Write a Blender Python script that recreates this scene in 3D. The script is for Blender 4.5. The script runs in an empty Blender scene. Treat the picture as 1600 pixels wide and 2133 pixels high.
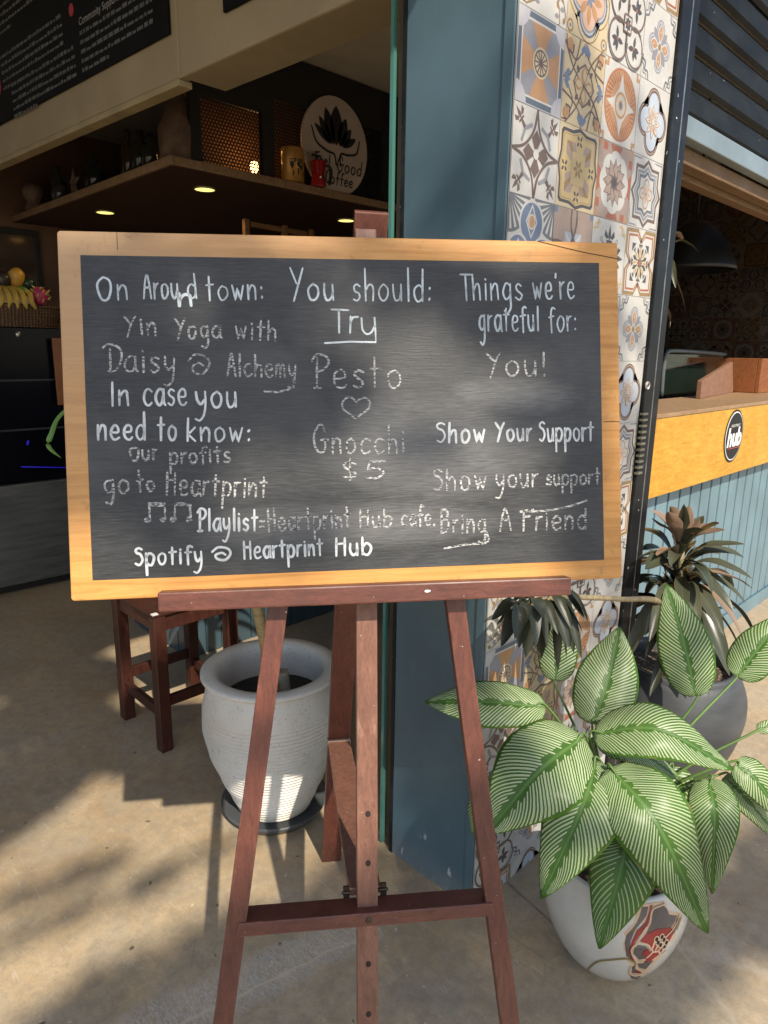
import bpy, bmesh, math, random
from mathutils import Vector, Matrix
V=Vector
rnd=random.Random(7)
S=bpy.context.scene
COL=S.collection
# ---------------------------------------------------------------- camera
# world axes: X runs along the tiled wall, Y along the shop front, origin at the pillar's corner
F_PX,PITCH,ROLL,YAW=1429.7,0.23246,0.0138,math.radians(45.4255)
fw=V((math.cos(YAW)*math.cos(PITCH),math.sin(YAW)*math.cos(PITCH),-math.sin(PITCH)))
rt=V((math.sin(YAW),-math.cos(YAW),0)); up=rt.cross(fw)
R=rt*math.cos(ROLL)+up*math.sin(ROLL); U=up*math.cos(ROLL)-rt*math.sin(ROLL)
cd=bpy.data.cameras.new('camera'); cam=bpy.data.objects.new('camera',cd); COL.objects.link(cam)
M=Matrix(((R.x,U.x,-fw.x,-1.461),(R.y,U.y,-fw.y,-1.068),(R.z,U.z,-fw.z,1.69),(0,0,0,1)))
cam.matrix_world=M
cd.sensor_fit='VERTICAL'; cd.sensor_height=24; cd.lens=24*F_PX/2133; cd.clip_start=.05; cd.clip_end=400
S.camera=cam
# ---------------------------------------------------------------- sky, sun, exposure
SUN=V((-.285,-.645,.71)).normalized()
w=bpy.data.worlds.new('World'); S.world=w; w.use_nodes=True
nt=w.node_tree; bg=nt.nodes['Background']
sky=nt.nodes.new('ShaderNodeTexSky'); sky.sky_type='NISHITA'; sky.sun_disc=False
sky.sun_elevation=math.asin(SUN.z); sky.sun_rotation=math.atan2(SUN.x,SUN.y)
nt.links.new(sky.outputs[0],bg.inputs[0]); bg.inputs[1].default_value=.15
sd=bpy.data.lights.new('sun','SUN'); sd.energy=4.6; sd.angle=math.radians(.6); sd.color=(1,.91,.77)
so=bpy.data.objects.new('sun',sd); COL.objects.link(so); so.location=SUN*12
so.rotation_euler=SUN.to_track_quat('Z','Y').to_euler()
S.view_settings.view_transform='Standard'; S.view_settings.look='None'; S.view_settings.gamma=1
S.view_settings.exposure=0.32
S.cycles.max_bounces=8; S.cycles.transparent_max_bounces=16
# ---------------------------------------------------------------- materials
def newmat(name):
    m=bpy.data.materials.new(name); m.use_nodes=True
    n=m.node_tree.nodes; p=n['Principled BSDF']; return m,m.node_tree,p
def N(t,ty,**kw):
    n=t.nodes.new('ShaderNode'+ty)
    for k,v in kw.items():
        if k.startswith('_'): setattr(n,k[1:],v)
        else:
            n.inputs[k.replace('__',' ')].default_value=v
    return n
def L(t,a,b): t.links.new(a,b)
def coords(t,scale=(1,1,1),kind='Object'):
    tc=N(t,'TexCoord'); mp=N(t,'Mapping'); mp.inputs['Scale'].default_value=scale
    L(t,tc.outputs[kind],mp.inputs[0]); return mp.outputs[0]
def c4(c): return (c[0],c[1],c[2],1)
def ramp(t,src,stops):
    r=N(t,'ValToRGB'); e=r.color_ramp.elements
    while len(e)<len(stops): e.new(.5)
    for i,(p,c) in enumerate(stops):
        e[i].position=p; e[i].color=c4(c) if not isinstance(c,(int,float)) else (c,c,c,1)
    L(t,src,r.inputs[0]); return r.outputs[0]
def mixc(t,fac,a,b,bt='MIX'):
    n=N(t,'Mix',_data_type='RGBA',_blend_type=bt)
    for s,v in ((n.inputs[0],fac),(n.inputs[6],a),(n.inputs[7],b)):
        if isinstance(v,(int,float)): s.default_value=v
        elif isinstance(v,tuple): s.default_value=c4(v)
        else: L(t,v,s)
    return n.outputs[2]
def math_(t,op,a,b=0,c=None):
    n=N(t,'Math',_operation=op)
    for i,v in enumerate((a,b) if c is None else (a,b,c)):
        if isinstance(v,(int,float)): n.inputs[i].default_value=v
        else: L(t,v,n.inputs[i])
    return n.outputs[0]
def noise(t,vec,scale,detail=4,rough=.6,dist=0):
    n=N(t,'TexNoise',Scale=scale,Detail=detail,Roughness=rough,Distortion=dist); L(t,vec,n.inputs['Vector']); return n.outputs[0]
def bump(t,p,h,strength=.2,dist=.002):
    b=N(t,'Bump',Strength=strength,Distance=dist); L(t,h,b.inputs['Height']); L(t,b.outputs[0],p.inputs['Normal'])
def simple(name,col,rough=.5,var=.25,scale=6,metal=0,spec=.5,stretch=(1,1,1),bumps=0,bscale=60,specks=None,speck_thr=.7,speck_scale=90,dirt=None):
    """a base colour with cloudy variation, optional fine bump and paint specks"""
    m,t,p=newmat(name); v=coords(t,stretch)
    f=noise(t,v,scale,6)
    lo=tuple(x*(1-var) for x in col); hi=tuple(min(1,x*(1+var)) for x in col)
    c=ramp(t,f,[(.3,lo),(.7,hi)])
    if dirt:
        c=mixc(t,ramp(t,noise(t,v,scale*.45,8,.7),[(.52,0.),(.72,.75)]),c,dirt)
    if specks:
        sc=coords(t)
        c=mixc(t,ramp(t,noise(t,sc,speck_scale,2,.5),[(speck_thr,0.),(speck_thr+.03,1.)]),c,specks)
    L(t,c,p.inputs['Base Color']); p.inputs['Roughness'].default_value=rough
    p.inputs['Metallic'].default_value=metal; p.inputs['Specular IOR Level'].default_value=spec
    if bumps: bump(t,p,noise(t,v,bscale,4),bumps)
    return m
def emis(name,col,s):
    m,t,p=newmat(name); p.inputs['Base Color'].default_value=c4(col); p.inputs['Emission Color'].default_value=c4(col); p.inputs['Emission Strength'].default_value=s; return m
def wood(name,dark,light,axis_scale,rough=.45,rings=14,worn=None,worn_thr=.62,bumps=.15,specks=None,speck_thr=.72,edge=None):
    """stretched grain; axis_scale is small along the grain"""
    m,t,p=newmat(name); v=coords(t,axis_scale)
    g=noise(t,v,rings,8,.65,.6); fine=noise(t,v,rings*6,3,.6)
    c=ramp(t,g,[(.28,dark),(.5,tuple((a+b)/2 for a,b in zip(dark,light))),(.72,light)])
    c=mixc(t,ramp(t,fine,[(.5,0.),(.75,.55)]),c,tuple(x*.55 for x in dark))
    o=coords(t)
    big=noise(t,o,5,3)
    c=mixc(t,ramp(t,big,[(.35,0.),(.7,.35)]),c,tuple(x*.75 for x in dark))
    if worn:
        c=mixc(t,ramp(t,noise(t,coords(t,tuple(x*.6 for x in axis_scale)),9,7,.75),[(worn_thr,0.),(worn_thr+.14,.8)]),c,worn)
    if specks:
        c=mixc(t,ramp(t,noise(t,o,150,2,.5),[(speck_thr,0.),(speck_thr+.025,1.)]),c,specks)
    if edge:
        bv=N(t,'Bevel',_samples=4); bv.inputs['Radius'].default_value=.004; ge=N(t,'NewGeometry'); dt=N(t,'VectorMath',_operation='DOT_PRODUCT'); L(t,bv.outputs[0],dt.inputs[0]); L(t,ge.outputs['Normal'],dt.inputs[1])
        em=math_(t,'MULTIPLY',ramp(t,dt.outputs['Value'],[(.86,1.),(.985,0.)]),ramp(t,noise(t,o,24,5,.7),[(.42,0.),(.62,.9)])); c=mixc(t,em,c,edge)
    L(t,c,p.inputs['Base Color'])
    L(t,ramp(t,big,[(.3,rough-.1),(.7,rough+.15)]),p.inputs['Roughness'])
    bump(t,p,fine,bumps,.001); return m
# ---------------------------------------------------------------- mesh helpers
def catmull(pts,n=6):
    if len(pts)<3: return [V(p) for p in pts]
    P=[V(p) for p in pts]; out=[]
    for i in range(len(P)-1):
        a=P[i-1] if i>0 else P[i]*2-P[i+1]; b=P[i]; c=P[i+1]; d=P[i+2] if i+2<len(P) else P[i+1]*2-P[i]
        for k in range(n):
            s=k/n; out.append(.5*((2*b)+(c-a)*s+(2*a-5*b+4*c-d)*s*s+(3*b-a-3*c+d)*s**3))
    out.append(P[-1]); return out
class MB:
    def __init__(s): s.b=bmesh.new(); s.uv=None; s.smooth=[]
    def face(s,pts,mi=0,sm=False):
        f=s.b.faces.new([s.b.verts.new(p) for p in pts]); f.material_index=mi; f.smooth=sm; return f
    def frame(s,o,ax,ay,az,x0,x1,y0,y1,z0,z1,mi=0):
        o,ax,ay,az=V(o),V(ax),V(ay),V(az)
        q=[s.b.verts.new(o+ax*x+ay*y+az*z) for z in (z0,z1) for y in (y0,y1) for x in (x0,x1)]
        for f in ((0,2,3,1),(4,5,7,6),(0,1,5,4),(2,6,7,3),(0,4,6,2),(1,3,7,5)):
            g=s.b.faces.new([q[i] for i in f]); g.material_index=mi
        return s
    def box(s,x0,x1,y0,y1,z0,z1,mi=0): return s.frame((0,0,0),(1,0,0),(0,1,0),(0,0,1),x0,x1,y0,y1,z0,z1,mi)
    def hexa(s,q,mi=0):
        """8 corner points: bottom loop of 4, then top loop of 4"""
        v=[s.b.verts.new(p) for p in q]
        for f in ((3,2,1,0),(4,5,6,7),(0,1,5,4),(1,2,6,5),(2,3,7,6),(3,0,4,7)):
            g=s.b.faces.new([v[i] for i in f]); g.material_index=mi
        return s
    def bar(s,a,b,wdir,w,d,mi=0):
        """rectangular bar from a to b; width w along wdir, depth d across"""
        a,b=V(a),V(b); ax=(b-a).normalized(); wd=V(wdir); wd=(wd-ax*wd.dot(ax)).normalized(); dd=ax.cross(wd)
        return s.frame(a,ax,wd,dd,0,(b-a).length,-w/2,w/2,-d/2,d/2,mi)
    def tube(s,pts,rad,n=10,mi=0,caps=True,sub=0):
        P=catmull(pts,sub) if sub else [V(p) for p in pts]
        if not isinstance(rad,(list,tuple)): rad=[rad]*len(pts)
        rr=[]
        for i in range(len(P)):
            u=i/(len(P)-1)*(len(rad)-1); k=min(int(u),len(rad)-2); rr.append(rad[k]+(rad[k+1]-rad[k])*(u-k))
        nrm=None; rings=[]
        for i,p in enumerate(P):
            tg=(P[min(i+1,len(P)-1)]-P[max(i-1,0)]).normalized()
            if nrm is None: nrm=tg.orthogonal().normalized()
            nrm=(nrm-tg*nrm.dot(tg)).normalized(); bn=tg.cross(nrm)
            rings.append([s.b.verts.new(p+(nrm*math.cos(2*math.pi*k/n)+bn*math.sin(2*math.pi*k/n))*rr[i]) for k in range(n)])
        for a,b in zip(rings,rings[1:]):
            for k in range(n):
                f=s.b.faces.new((a[k],a[(k+1)%n],b[(k+1)%n],b[k])); f.smooth=True; f.material_index=mi
        if caps:
            for r_ in (rings[0][::-1],rings[-1]):
                f=s.b.faces.new(r_); f.material_index=mi
        return s
    def lathe(s,prof,c,n=48,mi=0,axis='Z',sx=1,sy=1):
        """prof: (radius,height) list"""
        rings=[]; c=V(c)
        def P(r,h,a):
            q=V((r*math.cos(a)*sx,r*math.sin(a)*sy,h))
            if axis=='Y': q=V((q.x,q.z,q.y))
            if axis=='X': q=V((q.z,q.x,q.y))
            return c+q
        for r,h in prof:
            if r<1e-6: rings.append([s.b.verts.new(P(0,h,0))])
            else: rings.append([s.b.verts.new(P(r,h,2*math.pi*k/n)) for k in range(n)])
        for a,b in zip(rings,rings[1:]):
            for k in range(n):
                k2=(k+1)%n
                q=[a[k%len(a)],a[k2%len(a)],b[k2%len(b)],b[k%len(b)]]
                u=[]
                for x in q:
                    if x not in u: u.append(x)
                if len(u)>2:
                    f=s.b.faces.new(u); f.smooth=True; f.material_index=mi
        return s
    def prism(s,pts,ext,mi=0):
        """flat outline pushed along the vector ext"""
        e=V(ext); a=[s.b.verts.new(p) for p in pts]; b=[s.b.verts.new(V(p)+e) for p in pts]
        for r_ in (a[::-1],b):
            f=s.b.faces.new(r_); f.material_index=mi
        for i in range(len(a)):
            j=(i+1)%len(a); f=s.b.faces.new((a[i],a[j],b[j],b[i])); f.material_index=mi
        return s
    def ribbon(s,pts,wf,nrm,mi=0,lift=0):
        """flat stroke along pts in a plane with normal nrm; wf(u) gives the width"""
        nrm=V(nrm); P=[V(p)+nrm*lift for p in pts]; Lf=[];Rt=[]
        if len(P)<2: return s
        for i,p in enumerate(P):
            tg=(P[min(i+1,len(P)-1)]-P[max(i-1,0)])
            if tg.length<1e-9: tg=V((1,0,0))
            sd_=nrm.cross(tg.normalized()); h=wf(i/(len(P)-1))/2
            Lf.append(s.b.verts.new(p+sd_*h)); Rt.append(s.b.verts.new(p-sd_*h))
        for i in range(len(P)-1):
            f=s.b.faces.new((Rt[i],Rt[i+1],Lf[i+1],Lf[i])); f.material_index=mi
        # round ends
        for i,sg in ((0,-1),(len(P)-1,1)):
            j=1 if i==0 else i-1
            tg=(P[i]-P[j]).normalized(); h=wf(i/(len(P)-1))/2; sd_=nrm.cross(tg)
            q=[P[i]+(sd_*math.cos(a)+tg*math.sin(a))*h for a in [math.pi*k/5 for k in range(6)]]
            f=s.b.faces.new([s.b.verts.new(x) for x in q][::-1]); f.material_index=mi
        return s
    def build(s,name,mats,parent=None,bevel=0,smooth=None,recalc=True,seg=2):
        if recalc: bmesh.ops.recalc_face_normals(s.b,faces=s.b.faces)
        me=bpy.data.meshes.new(name); s.b.to_mesh(me); s.b.free()
        for m in (mats if isinstance(mats,(list,tuple)) else [mats]): me.materials.append(m)
        o=bpy.data.objects.new(name,me); COL.objects.link(o)
        if smooth is not None:
            for p in me.polygons: p.use_smooth=smooth
        if bevel:
            md=o.modifiers.new('bevel','BEVEL'); md.width=bevel; md.segments=seg; md.limit_method='ANGLE'; md.angle_limit=math.radians(40)
        if parent is not None:
            o.parent=parent
            if parent.type=='EMPTY': o.matrix_parent_inverse=Matrix.Translation(-parent.location)
        return o
def tag(o,label=None,cat=None,group=None,kind=None):
    if label: o['label']=label
    if cat: o['category']=cat
    if group: o['group']=group
    if kind: o['kind']=kind
    return o
def thing(name,label,cat,loc,group=None):
    o=bpy.data.objects.new(name,None); COL.objects.link(o); o.location=loc; o.empty_display_size=.05
    return tag(o,label,cat,group)
def text_into(mb,body,size,o,right,upv,mi=0,align='CENTER',shear=0,bold=0,xs=1):
    """lettering as flat faces from Blender's own font"""
    cu=bpy.data.curves.new('lettering','FONT'); cu.body=body; cu.size=size; cu.align_x=align; cu.align_y='CENTER'; cu.shear=shear; cu.offset=bold; cu.resolution_u=3
    ob=bpy.data.objects.new('lettering',cu); COL.objects.link(ob)
    dg=bpy.context.evaluated_depsgraph_get(); dg.update()
    me=ob.evaluated_get(dg).to_mesh()
    o,right,upv=V(o),V(right),V(upv)
    vs=[mb.b.verts.new(o+right*(v.co.x*xs)+upv*v.co.y) for v in me.vertices]
    for p in me.polygons:
        try:
            f=mb.b.faces.new([vs[i] for i in p.vertices]); f.material_index=mi
        except ValueError: pass
    ob.evaluated_get(dg).to_mesh_clear(); bpy.data.objects.remove(ob); bpy.data.curves.remove(cu)
def ell(cx,cy,rx,ry=None,n=28,a0=0,a1=2*math.pi):
    ry=rx if ry is None else ry
    return [(cx+rx*math.cos(a0+(a1-a0)*k/n),cy+ry*math.sin(a0+(a1-a0)*k/n)) for k in range(n)]
WORDS=[
('On', -0.4365, 0.1984, -0.385, 0.2005, 0.0252, 0.039, 'm'),
('Arou', -0.361, 0.2024, -0.3015, 0.203, 0.0254, 0.0393, 'm'),
('d', -0.2861, 0.2032, -0.2698, 0.2042, 0.0248, 0.0413, 'm'),
('n', -0.3011, 0.1898, -0.2776, 0.1909, 0.0206, 0.0396, 'mm'),
('town:', -0.2553, 0.2002, -0.1545, 0.2029, 0.0249, 0.0431, 'm'),
('You', -0.1092, 0.2025, -0.0303, 0.2033, 0.0278, 0.0555, 'm'),
('should:', -0.0003, 0.2027, 0.1456, 0.2024, 0.0289, 0.0578, 'm'),
('Tr', -0.0404, 0.1463, 0.0095, 0.1448, 0.0289, 0.0399, 'm'),
('Things', 0.1982, 0.2047, 0.3151, 0.2076, 0.0295, 0.0468, 'm'),
("we're", 0.3344, 0.2078, 0.4151, 0.2112, 0.0299, 0.0457, 'm'),
('grateful', 0.2303, 0.1492, 0.3453, 0.1506, 0.0288, 0.0436, 'm'),
('for:', 0.3638, 0.1489, 0.4188, 0.15, 0.0283, 0.0442, 'm'),
('You!', 0.2431, 0.0669, 0.3587, 0.0682, 0.0272, 0.0421, 'c'),
('Pesto', -0.0772, 0.0476, 0.0855, 0.0467, 0.0323, 0.0595, 'c'),
('Yin', -0.3944, 0.1382, -0.3399, 0.1393, 0.0221, 0.0328, 'c'),
('Yoga', -0.3094, 0.1344, -0.2319, 0.1355, 0.0207, 0.0331, 'c'),
('with', -0.208, 0.1339, -0.1365, 0.1307, 0.0217, 0.0351, 'c'),
('Daisy', -0.4322, 0.0776, -0.3098, 0.0756, 0.0262, 0.0458, 'c'),
('@', -0.2904, 0.0722, -0.2544, 0.0721, 0.0341, 0.0341, 'c'),
('Alchemy', -0.2241, 0.0694, -0.103, 0.0665, 0.0218, 0.0385, 'c'),
('In', -0.4216, 0.0192, -0.3897, 0.0189, 0.0263, 0.0394, 'M'),
('case', -0.3665, 0.0195, -0.2937, 0.0197, 0.0273, 0.0397, 'M'),
('you', -0.2783, 0.0154, -0.2067, 0.0148, 0.0267, 0.04, 'M'),
('need', -0.4443, -0.0389, -0.3645, -0.0393, 0.0247, 0.046, 'M'),
('to', -0.3452, -0.0413, -0.3128, -0.0418, 0.0249, 0.0424, 'M'),
('know:', -0.295, -0.0437, -0.1844, -0.0463, 0.0242, 0.0393, 'M'),
('Our', -0.3931, -0.0762, -0.3463, -0.0746, 0.0174, 0.0224, 'c'),
('profits', -0.3255, -0.0825, -0.2221, -0.082, 0.0184, 0.0284, 'c'),
('go', -0.4381, -0.1315, -0.395, -0.1309, 0.0223, 0.0331, 'c'),
('to', -0.3821, -0.1304, -0.353, -0.1286, 0.0183, 0.0416, 'c'),
('Heartprint', -0.3338, -0.1358, -0.1605, -0.1453, 0.0251, 0.0384, 'c'),
('N', -0.371, -0.1825, -0.3386, -0.1826, 0.0325, 0.0325, 'c'),
('N', -0.3289, -0.1837, -0.2946, -0.1839, 0.0327, 0.0327, 'c'),
('Playlist', -0.2837, -0.2011, -0.1791, -0.2036, 0.0219, 0.0388, 'M'),
('=', -0.1757, -0.2028, -0.169, -0.203, 0.0188, 0.0256, 'c'),
('Heartprint', -0.1606, -0.205, -0.0134, -0.2027, 0.0222, 0.0393, 'c'),
('Hub', 0.0031, -0.2033, 0.0627, -0.2034, 0.0191, 0.0312, 'c'),
('cafe.', 0.0786, -0.2021, 0.1408, -0.204, 0.0192, 0.0367, 'c'),
('Bring', 0.1513, -0.2184, 0.2372, -0.2203, 0.0238, 0.0423, 'c'),
('A', 0.2629, -0.2184, 0.2849, -0.2182, 0.0267, 0.041, 'c'),
('Friend', 0.3015, -0.2188, 0.4326, -0.2193, 0.025, 0.0376, 'c'),
('Spotify', -0.3913, -0.2579, -0.2756, -0.2572, 0.0201, 0.0301, 'M'),
('@', -0.2606, -0.2544, -0.2275, -0.2548, 0.0237, 0.0237, 'M'),
('Heartprint', -0.204, -0.2531, -0.0648, -0.2513, 0.0204, 0.0307, 'M'),
('Hub', -0.0416, -0.253, 0.0246, -0.2528, 0.0208, 0.0312, 'M'),
('Gnocchi', -0.0761, -0.0685, 0.0888, -0.0714, 0.0257, 0.0513, 'c'),
('$', -0.0284, -0.1158, 0.0001, -0.1165, 0.0172, 0.0345, 'c'),
('5', 0.0149, -0.1159, 0.0472, -0.1167, 0.0156, 0.032, 'c'),
('Show', 0.1461, -0.0523, 0.2388, -0.0537, 0.0227, 0.0349, 'M'),
('Your', 0.258, -0.0513, 0.3269, -0.0515, 0.0212, 0.0327, 'M'),
('Support', 0.3407, -0.0535, 0.4475, -0.0533, 0.0232, 0.0356, 'M'),
('Show', 0.1378, -0.1397, 0.2407, -0.1404, 0.0246, 0.0368, 'c'),
('your', 0.2572, -0.1373, 0.3373, -0.1374, 0.0231, 0.0372, 'c'),
('support', 0.3532, -0.1351, 0.4595, -0.1358, 0.0179, 0.0322, 'c'),
]
STROKES=[('m', [(0.0145, 0.1713), (0.0157, 0.1516), (0.0232, 0.1431), (0.032, 0.1466), (0.0375, 0.1569)]),('m', [(0.0379, 0.1723), (0.039, 0.1483), (0.0394, 0.1286), (-0.0065, 0.1294), (-0.052, 0.1267)]),('c', [(-0.109, 0.0631), (-0.1094, 0.0495), (-0.1213, 0.0437), (-0.1408, 0.0404), (-0.1609, 0.0414)]),('c', [(0.2372, -0.2203), (0.2378, -0.2381), (0.1968, -0.2412), (0.1569, -0.2469)]),('c', [(0.0011, 0.0214), (-0.0056, 0.0292), (-0.016, 0.0293), (-0.024, 0.0199), (-0.0209, 0.0079), (-0.0099, 0.0001), (-0.0005, -0.0069), (0.0092, -0.0001), (0.0216, 0.0083), (0.0262, 0.0195), (0.0203, 0.0282), (0.0099, 0.0282), (0.0011, 0.0214)]),('c', [(0.3022, -0.1839), (0.3449, -0.1833), (0.3917, -0.1774), (0.4315, -0.1658)])]
LEAVES=[([(0.04, -0.176, 0.752), (-0.088, -0.07, 0.774), (-0.191, 0.055, 0.761)], 0.0674),
([(0.052, -0.288, 0.708), (-0.126, -0.268, 0.675), (-0.266, -0.228, 0.556)], 0.1143),
([(0.204, -0.107, 0.748), (0.233, -0.091, 0.838), (0.265, -0.069, 0.913)], 0.0569),
([(0.162, -0.258, 0.689), (0.265, -0.24, 0.789), (0.345, -0.22, 0.912)], 0.0874),
([(0.395, -0.436, 0.758), (0.414, -0.381, 0.893), (0.432, -0.305, 1.047)], 0.0734),
([(0.486, -0.508, 0.812), (0.541, -0.536, 0.891), (0.625, -0.572, 0.987)], 0.0605),
([(0.072, -0.306, 0.715), (0.121, -0.45, 0.772), (0.221, -0.605, 0.688)], 0.073),
([(0.107, -0.296, 0.675), (0.195, -0.363, 0.646), (0.294, -0.463, 0.553)], 0.0455),
([(0.034, -0.34, 0.671), (-0.097, -0.376, 0.61), (-0.213, -0.354, 0.418)], 0.0944),
([(0.024, -0.434, 0.535), (-0.028, -0.461, 0.472), (-0.116, -0.465, 0.287)], 0.0873),
([(0.022, -0.384, 0.677), (-0.005, -0.526, 0.605), (0.04, -0.652, 0.36)], 0.0994),
([(0.27, -0.537, 0.606), (0.209, -0.582, 0.55), (0.175, -0.612, 0.358)], 0.0615),
([(0.345, -0.573, 0.632), (0.359, -0.625, 0.604), (0.399, -0.703, 0.489)], 0.0455),
([(0.359, -0.548, 0.576), (0.383, -0.604, 0.523), (0.452, -0.701, 0.392)], 0.0364),
([(0.484, -0.579, 0.677), (0.507, -0.598, 0.691), (0.568, -0.627, 0.696)], 0.0173),
([(-0.056, -0.093, 0.541), (-0.115, -0.085, 0.475), (-0.122, -0.079, 0.387)], 0.0305),
([(0.345, -0.415, 0.544), (0.338, -0.45, 0.503), (0.323, -0.47, 0.444)], 0.0406),
]
PAINT={'cream': [[(-2.335, 0.3235), (-2.145, 0.3249), (-1.951, 0.3212), (-1.892, 0.2959), (-1.684, 0.2759), (-1.624, 0.2627), (-1.733, 0.2319), (-1.802, 0.2069), (-1.882, 0.1852), (-1.962, 0.1652), (-2.029, 0.1181), (-2.039, 0.0449), (-2.255, 0.0554), (-2.38, 0.1018), (-2.382, 0.1433), (-2.505, 0.1743), (-2.551, 0.2257), (-2.549, 0.2492), (-2.421, 0.2808), (-2.377, 0.3063)]], 'gray': [[(-2.314, 0.3177), (-2.221, 0.317), (-2.254, 0.2969), (-2.407, 0.2638), (-2.455, 0.2286), (-2.446, 0.1985), (-2.365, 0.1591), (-2.483, 0.1788), (-2.526, 0.2239), (-2.511, 0.2463), (-2.39, 0.279), (-2.343, 0.2996)], [(-2.133, 0.3095), (-1.984, 0.3146), (-1.923, 0.3023), (-1.891, 0.2864), (-1.745, 0.2738), (-1.862, 0.2522), (-2.013, 0.2485), (-2.257, 0.2543), (-2.22, 0.2693), (-2.183, 0.2958)], [(-2.347, 0.2204), (-2.249, 0.2157), (-2.187, 0.1974), (-2.199, 0.1703), (-2.305, 0.1667), (-2.397, 0.1904), (-2.399, 0.2104)], [(-2.302, 0.1508), (-2.162, 0.1633), (-2.077, 0.1552), (-2.126, 0.1156), (-2.26, 0.1309)], [(-1.757, 0.2652), (-1.677, 0.2628), (-1.787, 0.2316), (-1.887, 0.2205)], [(-2.361, 0.1315), (-2.31, 0.1461), (-2.298, 0.1266), (-2.13, 0.1012), (-2.323, 0.1021)], [(-2.353, 0.0908), (-2.217, 0.0767), (-2.099, 0.0796), (-2.076, 0.045), (-2.245, 0.059)]], 'red': [[(-2.19, 0.3211), (-2.152, 0.3202), (-2.193, 0.3096), (-2.221, 0.2873), (-2.259, 0.2709), (-2.356, 0.2452), (-2.41, 0.2226), (-2.418, 0.1936), (-2.348, 0.163), (-2.403, 0.1661), (-2.464, 0.1979), (-2.438, 0.2317), (-2.388, 0.2613), (-2.271, 0.2824), (-2.217, 0.3032)], [(-2.256, 0.2529), (-2.093, 0.2621), (-1.881, 0.2536), (-1.818, 0.2372), (-1.869, 0.2205), (-1.941, 0.2035), (-2.007, 0.1782), (-2.177, 0.152), (-2.22, 0.1764), (-2.16, 0.1982), (-2.245, 0.2225), (-2.333, 0.2328)], [(-2.272, 0.2015), (-2.212, 0.2075), (-2.166, 0.1912), (-2.205, 0.1759), (-2.269, 0.1849)], [(-2.283, 0.1214), (-2.159, 0.1076), (-2.193, 0.0993), (-2.28, 0.1042)]]}
PLINES=[[(-2.364, 0.2314), (-2.286, 0.2642), (-2.217, 0.2783), (-2.181, 0.3027), (-2.132, 0.3129), (-1.955, 0.3167)], [(-2.35, 0.2287), (-2.43, 0.2099), (-2.406, 0.1866), (-2.327, 0.1611), (-2.242, 0.1584)], [(-2.35, 0.2287), (-2.245, 0.2225), (-2.188, 0.2103), (-2.141, 0.1938), (-2.203, 0.1741)], [(-1.701, 0.2726), (-1.832, 0.2469), (-1.975, 0.2309)], [(-1.637, 0.2627), (-1.746, 0.2346)], [(-2.16, 0.2108), (-2.138, 0.2266), (-2.113, 0.2381), (-2.085, 0.237)], [(-2.105, 0.1992), (-2.078, 0.2186)], [(-2.067, 0.1933), (-2.0, 0.2131), (-1.979, 0.2215)], [(-2.325, 0.1594), (-2.304, 0.1315), (-2.244, 0.1206), (-2.116, 0.1028)], [(-2.387, 0.136), (-2.36, 0.107), (-2.272, 0.0901), (-2.139, 0.0903)], [(-2.126, 0.193), (-2.048, 0.1903), (-1.982, 0.1724), (-1.903, 0.1818)]]
PDOTS=[(-2.112, 0.234), (-2.032, 0.2372), (-1.997, 0.2267), (-2.087, 0.2232), (-2.047, 0.2143), (-1.953, 0.2156), (-1.972, 0.2027)]
PVINE=[(-3.102, 0.012), (-2.997, 0.0657), (-2.811, 0.1321), (-2.501, 0.169), (-2.35, 0.1575)]
# shade patches thrown by the tree crown: x, y, z of the shaded point, two half axes on the ground, leaves, height of the foliage
SHADE=[
 (-.78,.30,0,(.52,-.07),(-.02,.27),620,6.6),(-.2,.05,0,(.38,0),(0,.40),560,7.0),(-.2,-.5,0,(.35,.0),(0,.28),380,6.4),
 (.35,-.38,0,(.38,-.1),(0,.30),430,6.8),(.9,-.75,0,(.42,0),(0,.30),360,7.2),
 (-1.2,1.72,0,(.52,0),(0,.45),560,7.2),(-.98,1.52,0,(.36,.12),(0,.24),330,6.9),(-.50,1.97,0,(.15,0),(0,.3),230,7.),(-.70,1.62,0,(.17,.03),(0,.2),210,7.1),(-.45,1.60,0,(.09,0),(0,.22),240,7.),(-.36,2.02,0,(.10,.0),(0,.25),240,7.1),(-.20,2.35,0,(.15,.0),(0,.27),280,7.),(-.82,1.55,0,(.27,.05),(0,.2),300,6.9),(-.62,2.08,0,(.24,.0),(0,.26),300,7.1),(-.42,2.6,0,(.3,0),(0,.3),300,7.3),(-.1,3.0,0,(.4,0),(0,.4),300,7.5),
 (-1.0,2.4,0,(.6,0),(0,.5),400,7.6),
 (-.92,1.0,0,(.30,-.05),(.01,.032),34,7.4),(-.62,.80,0,(.36,-.05),(.01,.035),34,6.8),(-1.0,.86,0,(.2,-.03),(.01,.02),14,7.4),
]
# the same for the chalkboard (u, v, half sizes, leaves, height) and the tiled wall (x, z, half sizes, leaves, height)
BOARD_SHADE=[(-.30,.18,.24,.16,120,7.2),(.02,.24,.28,.08,85,7.5),(.34,.20,.2,.09,70,7.3),(-.36,-.06,.12,.13,70,7.0),(-.12,.04,.15,.10,80,7.4),(-.18,-.22,.18,.04,34,7.1),(.36,.0,.12,.03,40,7.6),(.12,-.05,.07,.03,20,7.6)]
TILE_SHADE=[(.3,2.2,.4,.3,110,7.8),(.55,1.5,.3,.35,110,7.6),(.5,.7,.35,.4,110,7.4)]
PILLAR_SHADE=[(.18,.62,.2,.55,150,7.3),(.15,1.6,.2,.6,70,7.7)]
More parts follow.
